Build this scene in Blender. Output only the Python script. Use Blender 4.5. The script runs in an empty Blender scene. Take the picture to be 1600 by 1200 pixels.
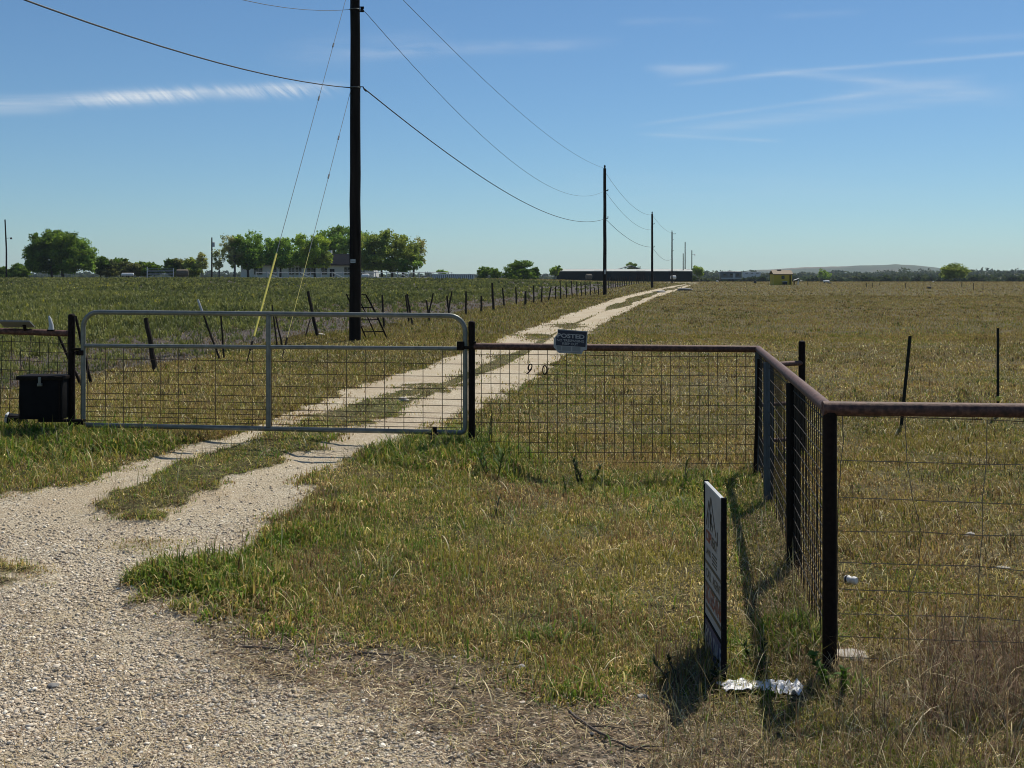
import bpy, bmesh, math, random
import numpy as np
from mathutils import Vector, Matrix
random.seed(5)
RNG = np.random.default_rng(11)
scene = bpy.context.scene
COL = scene.collection
F, CX, HY, CH = 1700.0, 800.0, 435.0, 2.0      # focal length, centre column, horizon row (photo pixels), eye height
PI = math.pi

# ------------------------------------------------------------------ small maths
def sm(a, b, x):
    t = np.clip((np.asarray(x, float) - a) / (b - a), 0, 1)
    return t * t * (3 - 2 * t)

def vnoise(x, y, seed=0):
    x = np.asarray(x, float); y = np.asarray(y, float)
    xi = np.floor(x).astype(np.int64); yi = np.floor(y).astype(np.int64)
    fx = x - xi; fy = y - yi
    fx = fx * fx * (3 - 2 * fx); fy = fy * fy * (3 - 2 * fy)
    def h(i, j):
        n = (i * 374761393 + j * 668265263 + seed * 1442695041) & 0x7fffffff
        n = ((n ^ (n >> 13)) * 1274126177) & 0x7fffffff
        n = (n ^ (n >> 16)) & 0xffff
        return n / 65535.0
    a = h(xi, yi); b = h(xi + 1, yi); c = h(xi, yi + 1); d = h(xi + 1, yi + 1)
    return (a * (1 - fx) + b * fx) * (1 - fy) + (c * (1 - fx) + d * fx) * fy

def fbm(x, y, seed=0, o=3):
    s = 0; a = .5; t = 0
    for k in range(o):
        s = s + a * vnoise(x * 2 ** k, y * 2 ** k, seed + k * 17); t += a; a *= .5
    return s / t

# ------------------------------------------------------------------ terrain
def fence_x(Y):                                 # the line between the crop field and the drive
    return np.interp(Y, [0, 20.5, 33, 53, 107, 400], [-8.3, -6.75, -5.6, -2.2, 6.9, 56.0])

def tz(X, Y):
    X = np.asarray(X, float); Y = np.asarray(Y, float)
    zr = np.interp(Y, [-20, 0, 4.7, 6, 8, 10, 12, 14, 22, 30, 100, 200, 280, 340, 430, 650, 1000, 6000],
                   [-.15, -.15, -.11, -.06, .05, .18, .28, .27, .23, .25, .5, .85, 1.0, 1.0, .6, -1.2, -3, -3])
    zs = np.interp(Y, [-20, 0, 4.7, 6, 8, 12, 14, 20, 28, 40, 100, 200, 280, 340, 430, 650, 1000, 6000],
                   [-.15, -.15, -.14, -.13, -.08, -.05, 0., .13, .22, .28, .5, .85, 1.0, 1.0, .6, -1.2, -3, -3])
    s = sm(-.75, .7, X)
    z = zr * (1 - s) + zs * s
    d = fence_x(Y) - X
    z = z + .95 * sm(60, 215, Y) * sm(0, 45, d) * (1 - sm(300, 480, Y))
    amp = .035 * sm(3, 12, np.abs(Y) + 1)
    z = z + amp * (fbm(X * .35 + 40, Y * .35 + 9, 3, 2) - .5) + .012 * (fbm(X * 2.1, Y * 2.1, 5, 2) - .5)
    return z

_GY = np.exp(np.linspace(math.log(3.0), math.log(900), 1600))
def G(px, py):                                  # where the line of sight of a photo pixel meets the ground
    X = (px - CX) / F * _GY
    z = CH - (py - HY) / F * _GY
    d = z - tz(X, _GY)
    i = np.argmax(d <= 0) if (d <= 0).any() else len(d) - 1
    if i > 0 and d[i] <= 0:
        t = d[i - 1] / (d[i - 1] - d[i] + 1e-12)
        Y = _GY[i - 1] + t * (_GY[i] - _GY[i - 1])
    else:
        Y = _GY[i]
    X = (px - CX) / F * Y
    return Vector((X, Y, float(tz(X, Y))))

def Pt(px, py, Y):
    return Vector(((px - CX) / F * Y, Y, CH - (py - HY) / F * Y))

# ------------------------------------------------------------------ tagging and building
def tag(o, label=None, cat=None, group=None, kind=None):
    if label: o['label'] = label
    if cat: o['category'] = cat
    if group: o['group'] = group
    if kind: o['kind'] = kind
    return o

WLOC = {}
def thing(name, label, cat, loc, group=None):
    o = bpy.data.objects.new(name, None); COL.objects.link(o)
    o.empty_display_size = .2
    o.location = loc; WLOC[o.name] = Vector(loc)
    return tag(o, label, cat, group)

class MB:
    def __init__(s): s.v = []; s.f = []
    def add(s, vs, fs):
        n = len(s.v); s.v += [tuple(v) for v in vs]; s.f += [tuple(i + n for i in f) for f in fs]
    def tube(s, pts, r, seg=8, cap=True, closed=False):
        pts = [Vector(p) for p in pts]; n = len(pts)
        rs = r if isinstance(r, (list, tuple)) else [r] * n
        vs = []; prev = None
        for i, p in enumerate(pts):
            if closed: t = pts[(i + 1) % n] - pts[i - 1]
            else: t = pts[min(i + 1, n - 1)] - pts[max(i - 1, 0)]
            if t.length < 1e-9: t = Vector((0, 0, 1))
            t.normalize()
            if prev is None:
                a = Vector((0, 0, 1)) if abs(t.z) < .9 else Vector((1, 0, 0))
                u = t.cross(a).normalized()
            else:
                u = (prev - t * prev.dot(t))
                u = u.normalized() if u.length > 1e-6 else t.orthogonal().normalized()
            prev = u; w = t.cross(u)
            for k in range(seg):
                an = 2 * PI * k / seg
                vs.append(p + (u * math.cos(an) + w * math.sin(an)) * rs[i])
        fs = []
        m = n if closed else n - 1
        for i in range(m):
            j = (i + 1) % n
            for k in range(seg):
                k2 = (k + 1) % seg
                fs.append((i * seg + k, i * seg + k2, j * seg + k2, j * seg + k))
        if cap and not closed:
            fs.append(tuple(range(seg))[::-1]); fs.append(tuple((n - 1) * seg + k for k in range(seg)))
        s.add(vs, fs); return s
    def box(s, c, size, rot=None, bev=0):
        bm = bmesh.new()
        bmesh.ops.create_cube(bm, size=1)
        bmesh.ops.scale(bm, vec=Vector(size), verts=bm.verts)
        if bev: bmesh.ops.bevel(bm, geom=bm.edges[:], offset=bev, segments=2, affect='EDGES', profile=.5)
        M = Matrix.Translation(Vector(c)) @ (rot.to_4x4() if rot else Matrix())
        bm.verts.index_update()
        s.add([M @ v.co for v in bm.verts], [[v.index for v in f.verts] for f in bm.faces])
        bm.free(); return s
    def prism(s, poly, nrm):                    # flat outline pushed along nrm
        n = len(poly); nrm = Vector(nrm)
        vs = [Vector(p) for p in poly] + [Vector(p) + nrm for p in poly]
        fs = [tuple(range(n))[::-1], tuple(range(n, 2 * n))] + [(i, (i + 1) % n, n + (i + 1) % n, n + i) for i in range(n)]
        s.add(vs, fs); return s
    def build(s, name, mat, parent=None, loc=None, smooth=True, sub=False):
        me = bpy.data.meshes.new(name)
        base = WLOC[parent.name] if parent else Vector(loc or (0, 0, 0))
        me.from_pydata([(v[0] - base.x, v[1] - base.y, v[2] - base.z) for v in s.v], [], s.f)
        me.materials.append(mat)
        bm = bmesh.new(); bm.from_mesh(me); bmesh.ops.recalc_face_normals(bm, faces=bm.faces); bm.to_mesh(me); bm.free()
        if smooth:
            me.polygons.foreach_set('use_smooth', [True] * len(me.polygons))
            try: me.set_sharp_from_angle(angle=math.radians(40))
            except Exception: pass
        o = bpy.data.objects.new(name, me); COL.objects.link(o)
        if parent: o.parent = parent
        else: o.location = base
        WLOC[o.name] = base
        return o

def np_mesh(name, V, loops, counts, mat, col=None, loc=(0, 0, 0), smooth=False):
    me = bpy.data.meshes.new(name)
    V = np.asarray(V, np.float32)
    me.vertices.add(len(V)); me.vertices.foreach_set('co', (V - np.array(loc, np.float32)).ravel())
    me.loops.add(len(loops)); me.loops.foreach_set('vertex_index', np.asarray(loops, np.int32))
    counts = np.asarray(counts, np.int32)
    st = np.concatenate([[0], np.cumsum(counts)[:-1]]).astype(np.int32)
    me.polygons.add(len(counts)); me.polygons.foreach_set('loop_start', st); me.polygons.foreach_set('loop_total', counts)
    if smooth: me.polygons.foreach_set('use_smooth', np.ones(len(counts), bool))
    me.update(calc_edges=True)
    if col is not None:
        a = me.attributes.new('Tint', 'FLOAT_COLOR', 'POINT')
        c = np.ones((len(V), 4), np.float32); c[:, :np.shape(col)[1]] = col
        a.data.foreach_set('color', c.ravel())
    me.materials.append(mat)
    o = bpy.data.objects.new(name, me); COL.objects.link(o); o.location = loc
    WLOC[o.name] = Vector(loc)
    return o

# ------------------------------------------------------------------ materials
def newmat(name):
    m = bpy.data.materials.new(name); m.use_nodes = True
    nt = m.node_tree; b = nt.nodes['Principled BSDF']
    return m, nt, b

def N(nt, t, **kw):
    n = nt.nodes.new(t)
    for k, v in kw.items():
        if k in n.inputs: n.inputs[k].default_value = v
        else: setattr(n, k, v)
    return n

def ramp(nt, fac, stops):
    r = nt.nodes.new('ShaderNodeValToRGB')
    e = r.color_ramp.elements
    while len(e) < len(stops): e.new(.5)
    for i, (p, c) in enumerate(stops):
        e[i].position = p; e[i].color = (*c, 1) if len(c) == 3 else c
    nt.links.new(fac, r.inputs[0]); return r.outputs[0]

def mixc(nt, fac, a, b, mode='MIX'):
    n = nt.nodes.new('ShaderNodeMix'); n.data_type = 'RGBA'; n.blend_type = mode
    for s, v in ((n.inputs[0], fac), (n.inputs[6], a), (n.inputs[7], b)):
        if hasattr(v, 'is_output'): nt.links.new(v, s)
        elif isinstance(v, (int, float)): s.default_value = v
        else: s.default_value = (*v, 1)
    return n.outputs[2]

def pmat(name, c1, c2=None, scale=20, rough=.6, metal=0, bump=.0, stretch=(1, 1, 1), c3=None, bscale=None, spec=.5):
    m, nt, b = newmat(name)
    b.inputs['Roughness'].default_value = rough; b.inputs['Metallic'].default_value = metal
    b.inputs['Specular IOR Level'].default_value = spec
    tc = N(nt, 'ShaderNodeTexCoord'); mp = N(nt, 'ShaderNodeMapping'); mp.inputs['Scale'].default_value = stretch
    nt.links.new(tc.outputs['Object'], mp.inputs[0])
    no = N(nt, 'ShaderNodeTexNoise', Scale=scale, Detail=5.0, Roughness=.6); nt.links.new(mp.outputs[0], no.inputs['Vector'])
    if c2 is None: c2 = tuple(x * .75 for x in c1)
    st = [(.3, c2), (.7, c1)] if c3 is None else [(.3, c2), (.5, c1), (.68, c3)]
    nt.links.new(ramp(nt, no.outputs[0], st), b.inputs['Base Color'])
    if bump:
        n2 = N(nt, 'ShaderNodeTexNoise', Scale=bscale or scale * 2, Detail=4.0); nt.links.new(mp.outputs[0], n2.inputs['Vector'])
        bp = N(nt, 'ShaderNodeBump', Strength=bump, Distance=.01); nt.links.new(n2.outputs[0], bp.inputs['Height'])
        nt.links.new(bp.outputs[0], b.inputs['Normal'])
    return m

def leafmat(name, trans=.35, rough=.55, tmul=(1.1, 1.15, .7)):
    m, nt, b = newmat(name)
    at = N(nt, 'ShaderNodeAttribute', attribute_name='Tint')
    nt.links.new(at.outputs['Color'], b.inputs['Base Color'])
    b.inputs['Roughness'].default_value = rough
    b.inputs['Specular IOR Level'].default_value = .12
    tr = N(nt, 'ShaderNodeBsdfTranslucent')
    nt.links.new(mixc(nt, 1.0, at.outputs['Color'], tmul, 'MULTIPLY'), tr.inputs['Color'])
    mx = N(nt, 'ShaderNodeMixShader'); mx.inputs[0].default_value = trans
    nt.links.new(b.outputs[0], mx.inputs[1]); nt.links.new(tr.outputs[0], mx.inputs[2])
    nt.links.new(mx.outputs[0], nt.nodes['Material Output'].inputs['Surface'])
    return m

M = {}
M['rust'] = pmat('rusty_pipe', (.085, .036, .027), (.03, .014, .011), 30, .7, .1, .25, c3=(.15, .075, .055))
M['dark_rust'] = pmat('dark_pipe', (.017, .011, .009), (.007, .005, .0045), 30, .7, .1, .25, spec=0.1)
M['grey_plank'] = pmat('weathered_blue_grey_plank', (.10, .115, .125), (.05, .06, .068), 25, .8, 0, .3, (1, 1, .08), spec=0.1)
M['black_post'] = pmat('black_wood', (.010, .009, .008), (.005, .0045, .004), 30, .85, 0, .3, (1, 1, .1), spec=0.1)
M['galv'] = pmat('galvanised_steel', (.185, .195, .18), (.11, .12, .11), 14, .45, .35, .05)
M['wire'] = pmat('dull_wire', (.035, .03, .022), (.018, .014, .01), 30, .7, .0, spec=.25)
M['rust_wire'] = pmat('rusty_wire', (.075, .05, .03), (.04, .025, .015), 30, .65, .3)
M['bright_wire'] = pmat('galvanised_wire', (.16, .145, .115), (.075, .06, .045), 9, .4, .5)
M['pole_wood'] = pmat('creosote_pole', (.026, .019, .015), (.008, .0065, .006), 9, .9, 0, .5, (1, 1, .05), bscale=30, spec=0.1)
M['old_wood'] = pmat('old_post_wood', (.05, .04, .033), (.022, .018, .015), 14, .9, 0, .4, (1, 1, .1), spec=0.1)
M['tpost'] = pmat('steel_stake', (.028, .03, .026), (.014, .015, .014), 20, .7, .2, .1, spec=0.1)
M['cable'] = pmat('black_cable', (.02, .025, .03), None, 5, .6)
M['guy'] = pmat('galvanised_strand', (.24, .25, .24), None, 5, .5)
M['thin_cable'] = pmat('grey_cable', (.10, .12, .14), None, 5, .6)
M['yellow'] = pmat('yellow_guard', (.72, .62, .10), (.60, .50, .07), 6, .5)
M['white'] = pmat('white_paint', (.72, .72, .70), (.58, .58, .56), 8, .6)
M['pale_grey'] = pmat('pale_grey_paint', (.45, .47, .48), (.36, .38, .39), 8, .6)
M['black_plastic'] = pmat('black_plastic', (.008, .008, .009), (.004, .004, .005), 12, .75, 0, .05, spec=0.1)
M['navy'] = pmat('navy_print', (.012, .015, .035), (.009, .011, .026), 9, .55)
M['sign_white'] = pmat('sign_white', (.34, .34, .35), (.28, .28, .29), 6, .5)
M['sign_grey'] = pmat('sign_grey', (.20, .21, .22), (.16, .17, .18), 6, .5)
M['sign_dark'] = pmat('sign_dark_print', (.03, .03, .035), None, 6, .5)
M['sign_red'] = pmat('sign_red_print', (.24, .04, .035), None, 6, .5)
M['sign_blue'] = pmat('sign_blue', (.02, .035, .12), (.015, .026, .09), 6, .5)
M['alu'] = pmat('aluminium_frame', (.62, .63, .62), (.52, .53, .52), 12, .35, .8)
M['solar'] = pmat('solar_cells', (.015, .02, .05), None, 10, .2)
M['bag'] = pmat('white_plastic_sheet', (.80, .80, .80), (.70, .70, .71), 14, .45, 0, .3)
M['bark'] = pmat('bark', (.055, .045, .036), (.025, .02, .016), 6, .9, 0, .4, (1, 1, .2))
M['pale_bark'] = pmat('pale_bark', (.17, .155, .135), (.09, .08, .07), 6, .9)
M['roof'] = pmat('grey_shingle', (.022, .024, .03), (.014, .015, .019), 2.5, .9, spec=0.0)
M['house'] = pmat('off_white_siding', (.72, .72, .69), (.64, .64, .62), 1.5, .8)
M['glass'] = pmat('dark_window', (.012, .015, .018), None, 4, .15)
M['barn'] = pmat('dark_green_metal', (.010, .022, .026), (.006, .014, .017), 1.2, .6, spec=0.0)
M['barn_roof'] = pmat('pale_metal_roof', (.38, .39, .35), (.31, .32, .28), .7, .5)
M['shed'] = pmat('yellow_boards', (.62, .44, .03), (.42, .30, .03), 3, .8, 0, 0, (6, 1, .3))
M['tan_roof'] = pmat('tan_roof', (.30, .24, .17), (.22, .17, .12), 3, .85)
M['rv'] = pmat('trailer_panel', (.42, .44, .44), (.33, .35, .35), 1.5, .45)
M['rv_grey'] = pmat('trailer_grey_panel', (.16, .17, .175), (.09, .095, .1), 1.0, .5)
M['hay'] = pmat('old_hay', (.17, .14, .10), (.085, .07, .052), 14, .95, 0, .6)
M['tyre'] = pmat('tyre', (.02, .02, .02), None, 9, .8)
M['rock'] = pmat('limestone', (.50, .46, .40), (.33, .30, .26), 25, .9, 0, .6)
M['grey_rock'] = pmat('grey_stone', (.24, .235, .23), (.15, .145, .14), 25, .9, 0, .6)
M['twig'] = pmat('dead_branch', (.13, .105, .085), (.06, .047, .038), 25, .9, 0, .4)
M['grass'] = leafmat('grass_blades', .34, .6)
M['leaf'] = leafmat('tree_leaves', .42, .55)
M['crop'] = leafmat('crop_leaves', .28, .6)
M['straw'] = leafmat('dry_stems', .22, .7, (1.0, .95, .85))

# gravel stones: colour carried per stone
def stonemat():
    m, nt, b = newmat('gravel_stone')
    at = N(nt, 'ShaderNodeAttribute', attribute_name='Tint')
    nt.links.new(at.outputs['Color'], b.inputs['Base Color']); b.inputs['Roughness'].default_value = .9
    return m
M['stone'] = stonemat()

def groundmat():
    m, nt, b = newmat('ground_surface')
    L = nt.links.new
    tc = N(nt, 'ShaderNodeTexCoord'); P = tc.outputs['Object']
    at = N(nt, 'ShaderNodeAttribute', attribute_name='Tint')      # r gravel, g crop soil, b green
    sp = N(nt, 'ShaderNodeSeparateColor'); L(at.outputs['Color'], sp.inputs[0])
    def noise(sc, det=4, rough=.6, vec=P):
        n = N(nt, 'ShaderNodeTexNoise', Scale=sc, Detail=det, Roughness=rough); L(vec, n.inputs['Vector']); return n.outputs[0]
    n1, n2, n3, n4 = noise(.12, 4), noise(1.3, 5), noise(26, 8, .8), noise(.02, 3)
    # dry pasture: short thatch fibres in three directions, shade between them painted dark
    def fibre(rot, sc, off):
        mp = N(nt, 'ShaderNodeMapping'); mp.inputs['Rotation'].default_value = (0, 0, rot); mp.inputs['Location'].default_value = (off, off, 0); L(P, mp.inputs[0])
        m2 = N(nt, 'ShaderNodeMapping'); m2.inputs['Scale'].default_value = (sc * .22, sc, sc); L(mp.outputs[0], m2.inputs[0])
        return noise(1.0, 3, .6, m2.outputs[0])
    def mx(a, b):
        n = N(nt, 'ShaderNodeMath', operation='MAXIMUM'); L(a, n.inputs[0]); L(b, n.inputs[1]); return n.outputs[0]
    fb = mx(mx(fibre(.4, 62, 0), fibre(1.5, 55, 3.3)), mx(fibre(2.5, 70, 7.1), fibre(.0, 22, 5.0)))
    mid = noise(5.5, 5, .7)
    tone = ramp(nt, fb, [(.50, (.16, .16, .16)), (.60, (.62, .62, .62)), (.70, (1.25, 1.25, 1.25)), (.80, (2.0, 1.95, 1.8))])
    mtone = ramp(nt, mid, [(.30, (.45, .42, .40)), (.5, (.95, .95, .95)), (.70, (1.45, 1.42, 1.35))])
    dry = mixc(nt, 1.0, mixc(nt, 1.0, (.27, .215, .12), tone, 'MULTIPLY'), mtone, 'MULTIPLY')
    gre = mixc(nt, 1.0, mixc(nt, 1.0, (.16, .155, .046), tone, 'MULTIPLY'), mtone, 'MULTIPLY')
    f = N(nt, 'ShaderNodeMath', operation='ADD'); L(n2, f.inputs[0]); L(n1, f.inputs[1])
    pf = ramp(nt, f.outputs[0], [(.42, (0, 0, 0)), (.62, (1, 1, 1))])
    f2 = N(nt, 'ShaderNodeMath', operation='MULTIPLY_ADD'); L(pf, f2.inputs[0]); f2.inputs[1].default_value = .45; L(sp.outputs[2], f2.inputs[2]); f2.use_clamp = True
    past = mixc(nt, f2.outputs[0], dry, gre)
    past = mixc(nt, ramp(nt, n4, [(.4, (0, 0, 0)), (.65, (.35, .35, .35))]), past, mixc(nt, 1.0, (.26, .185, .11), tone, 'MULTIPLY'))
    # crop soil
    soil = mixc(nt, 1.0, mixc(nt, 1.0, (.165, .142, .128), tone, 'MULTIPLY'), mtone, 'MULTIPLY')
    c = mixc(nt, sp.outputs[1], past, soil)
    lit = mixc(nt, 1.0, mixc(nt, 1.0, (.34, .275, .205), tone, 'MULTIPLY'), mtone, 'MULTIPLY')
    c = mixc(nt, at.outputs['Alpha'], c, lit)
    # gravel
    vo = N(nt, 'ShaderNodeTexVoronoi', Scale=55.0); L(P, vo.inputs['Vector'])
    vo2 = N(nt, 'ShaderNodeTexVoronoi', Scale=120.0); L(P, vo2.inputs['Vector'])
    peb = ramp(nt, vo.outputs['Color'], [(.12, (.25, .205, .14)), (.45, (.50, .43, .315)), (.85, (.72, .66, .53))])
    fine = ramp(nt, noise(30, 6, .75), [(.3, (.27, .215, .14)), (.5, (.48, .40, .28)), (.72, (.64, .575, .44))])
    peb = mixc(nt, ramp(nt, noise(1.6, 4), [(.4, (.15, .15, .15)), (.62, (.8, .8, .8))]), fine, peb)
    peb = mixc(nt, ramp(nt, noise(.7, 5, .65), [(.46, (0, 0, 0)), (.66, (.55, .55, .55))]), peb, (.40, .305, .20))
    ge = N(nt, 'ShaderNodeMath', operation='MULTIPLY_ADD'); L(noise(5, 5, .7), ge.inputs[0]); ge.inputs[1].default_value = .9; L(sp.outputs[0], ge.inputs[2])
    gm = ramp(nt, ge.outputs[0], [(.82, (0, 0, 0)), (1.0, (1, 1, 1))])
    c = mixc(nt, gm, c, peb)
    L(c, b.inputs['Base Color']); b.inputs['Roughness'].default_value = .95; b.inputs['Specular IOR Level'].default_value = .15
    hh = N(nt, 'ShaderNodeMath', operation='MULTIPLY_ADD'); L(vo.outputs['Distance'], hh.inputs[0]); hh.inputs[1].default_value = -.8; L(n3, hh.inputs[2])
    bp = N(nt, 'ShaderNodeBump', Strength=.9, Distance=.02); L(hh.outputs[0], bp.inputs['Height']); L(bp.outputs[0], b.inputs['Normal'])
    return m
M['ground'] = groundmat()

# ------------------------------------------------------------------ camera, light, sky
cam = bpy.data.cameras.new('camera'); co = bpy.data.objects.new('camera', cam); COL.objects.link(co)
co.location = (0, 0, CH); co.rotation_euler = (PI / 2, 0, 0)
cam.sensor_width = 36; cam.lens = F / 1600 * 36; cam.shift_y = -(600 - HY) / 1600
cam.clip_start = .05; cam.clip_end = 20000
scene.camera = co
SUN = Vector((.36, .60, 1.0)).normalized()
sl = bpy.data.lights.new('sun', 'SUN'); so = bpy.data.objects.new('sun', sl); COL.objects.link(so)
sl.energy = 5.0; sl.angle = math.radians(.53); sl.color = (1.0, .93, .80)
so.rotation_euler = (-SUN).to_track_quat('-Z', 'Y').to_euler(); so.location = (20, 30, 60)
scene.view_settings.view_transform = 'Standard'; scene.view_settings.look = 'None'
scene.cycles.filter_width = 1.0; scene.cycles.sample_clamp_direct = 2.0; scene.cycles.use_denoising = True
scene.view_settings.exposure = 0.0; scene.view_settings.gamma = 1

def world():
    w = bpy.data.worlds.new('World'); scene.world = w; w.use_nodes = True
    nt = w.node_tree; L = nt.links.new
    bg = nt.nodes['Background']; bg.inputs['Strength'].default_value = .078
    sk = N(nt, 'ShaderNodeTexSky', sky_type='NISHITA'); sk.sun_disc = False
    sk.sun_elevation = math.asin(SUN.z); sk.sun_rotation = math.atan2(SUN.x, SUN.y)
    sk.air_density = 1.0; sk.dust_density = .15; sk.ozone_density = 3.0; sk.altitude = 150
    tc = N(nt, 'ShaderNodeTexCoord'); sx = N(nt, 'ShaderNodeSeparateXYZ'); L(tc.outputs['Generated'], sx.inputs[0])
    def mth(op, a, b=0.0, c=None, clamp=False):
        n = N(nt, 'ShaderNodeMath', operation=op); n.use_clamp = clamp
        for i, v in enumerate((a, b, c)):
            if v is None: continue
            if hasattr(v, 'is_output'): L(v, n.inputs[i])
            else: n.inputs[i].default_value = v
        return n.outputs[0]
    yy = mth('MAXIMUM', sx.outputs[1], .05)
    u = mth('DIVIDE', sx.outputs[0], yy); v = mth('DIVIDE', sx.outputs[2], yy)
    front = mth('GREATER_THAN', sx.outputs[1], .1)
    cb = N(nt, 'ShaderNodeCombineXYZ'); L(u, cb.inputs[0]); L(v, cb.inputs[1])
    cs = N(nt, 'ShaderNodeCombineXYZ'); L(mth('MULTIPLY_ADD', v, 1.1, u), cs.inputs[0]); L(v, cs.inputs[1])
    def nz(scx, scy, det=4.0, rough=.6, dist=0.0, off=(0, 0, 0), src=None):
        mp = N(nt, 'ShaderNodeMapping'); mp.inputs['Scale'].default_value = (scx, scy, 1); mp.inputs['Location'].default_value = off
        L((src or cb).outputs[0], mp.inputs[0])
        n = N(nt, 'ShaderNodeTexNoise', Scale=1.0, Detail=det, Roughness=rough, Distortion=dist); L(mp.outputs[0], n.inputs['Vector'])
        return n.outputs[0]
    def uv(p): return ((p[0] - CX) / F, (HY - p[1]) / F)
    def streak(p0, p1, wpx, amount, soft=60, tex=None, asym=1.0, curve=0):
        (u0, v0), (u1, v1) = uv(p0), uv(p1)
        sl = (v1 - v0) / (u1 - u0)
        vl = mth('MULTIPLY_ADD', u, sl, v0 - sl * u0)
        d = mth('SUBTRACT', v, vl)
        if curve:
            q = mth('SUBTRACT', u, (u0 + u1) / 2); d = mth('ADD', d, mth('MULTIPLY', mth('MULTIPLY', q, q), curve))
        d = mth('MULTIPLY', d, F / wpx)
        g = mth('POWER', 2.718, mth('MULTIPLY', mth('MULTIPLY', d, d), -1.0))
        a, b2 = sorted((u0, u1)); s = soft / F
        e = mth('MULTIPLY', mth('DIVIDE', mth('SUBTRACT', u, a - s), s, clamp=True), mth('DIVIDE', mth('SUBTRACT', b2 + s, u), s, clamp=True))
        r = mth('MULTIPLY', mth('MULTIPLY', g, e), amount)
        if tex is not None: r = mth('MULTIPLY', r, tex)
        return r
    wisp = ramp(nt, nz(9, 60, 5, .65), [(.35, (0, 0, 0)), (.7, (1, 1, 1))])
    rib = ramp(nt, nz(80, 22, 6, .62, 1.1, (0, 0, 0), cs), [(.33, (.05, .05, .05)), (.64, (1, 1, 1))])
    soft = ramp(nt, nz(12, 190, 6, .65, .4), [(.3, (.35, .35, .35)), (.62, (1, 1, 1))])
    parts = [
        streak((-60, 163), (250, 150), 9, .38, 80, soft), streak((170, 152), (460, 139), 10, .62, 90, rib, curve=.15), streak((250, 146), (450, 136), 5, .12, 90, soft),
        streak((-60, 175), (60, 172), 7, .18, 60), streak((430, 134), (520, 132), 5, .16, 40, soft),
        streak((640, 78), (860, 70), 9, .24, 120, wisp), streak((480, 85), (640, 72), 22, .12, 80, wisp),
        streak((1035, 106), (1125, 104), 6, .26, 35, wisp), streak((1060, 113), (1100, 110), 7, .16, 40),
        streak((1010, 34), (1090, 33), 6, .20, 50, wisp), streak((1240, 24), (1320, 20), 5, .08, 50, wisp),
        streak((1230, 113), (1700, 75), 3.5, .22, 90, soft), streak((1500, 62), (1700, 48), 6, .09, 90, soft),
        streak((1040, 190), (1330, 150), 3.2, .14, 60, soft), streak((1330, 150), (1480, 130), 9, .15, 70, soft),
        streak((1235, 114), (1370, 126), 5.5, .16, 50, soft), streak((1360, 128), (1520, 148), 14, .20, 90, wisp),
        streak((1120, 198), (1500, 150), 10, .15, 120, soft), streak((1030, 211), (1190, 219), 3, .17, 40, soft),
        streak((1090, 128), (1190, 119), 4, .14, 50, soft), streak((900, 300), (1300, 290), 30, .06, 200, wisp),
    ]
    tot = parts[0]
    for p in parts[1:]: tot = mth('ADD', tot, p)
    tot = mth('MULTIPLY', mth('MINIMUM', tot, .85), front)
    hs = N(nt, 'ShaderNodeHueSaturation', Saturation=1.0, Value=1.0); L(sk.outputs[0], hs.inputs['Color'])
    L(mixc(nt, tot, mixc(nt, 1.0, hs.outputs[0], (.70, .94, 1.10), 'MULTIPLY'), (9.2, 9.9, 10.6)), bg.inputs['Color'])
world()

# ------------------------------------------------------------------ where the gravel, the verge and the crop lie
def edge(pts):
    q = sorted([(g.y, g.x) for g in (G(*p) for p in pts)])
    return np.array([a for a, _ in q]), np.array([b for _, b in q])
EL = edge([(1083, 443), (1050, 447), (1000, 457), (960, 467), (900, 487), (850, 505), (800, 522), (760, 540), (700, 558), (640, 580), (580, 597), (520, 620), (440, 652), (350, 678), (280, 697), (200, 725), (130, 750), (0, 775), (-150, 800)])
ER = edge([(1092, 442), (1062, 452), (1020, 466), (985, 483), (940, 505), (920, 520), (890, 545), (860, 573), (820, 600), (780, 620), (740, 640), (690, 665), (640, 690), (580, 705), (530, 725), (480, 760), (440, 785), (410, 815), (370, 845), (320, 865), (270, 890), (230, 920), (225, 945), (240, 980), (290, 1015), (370, 1042), (450, 1065), (510, 1090), (560, 1125), (600, 1160), (640, 1200)])
ML = edge([(640, 600), (640, 608), (600, 615), (545, 635), (475, 655), (425, 675), (400, 690), (300, 720), (230, 745), (180, 775), (160, 800), (205, 812)])
MR = edge([(715, 600), (690, 608), (672, 615), (640, 635), (580, 655), (556, 675), (540, 690), (480, 705), (400, 735), (330, 765), (240, 790), (215, 800), (208, 812)])

ISLANDS = [(G(790, 558), .9, .42, 1.3), (G(838, 526), .9, .62, 2.0), (G(888, 509), .9, .8, 3.0), (G(938, 485), .9, .95, 6.0), (G(735, 585), .7, .35, 1.0), (G(980, 467), .9, 1.1, 9.0), (G(1012, 456), .85, 1.3, 14.0), (G(760, 572), .6, .3, .8)]

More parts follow.
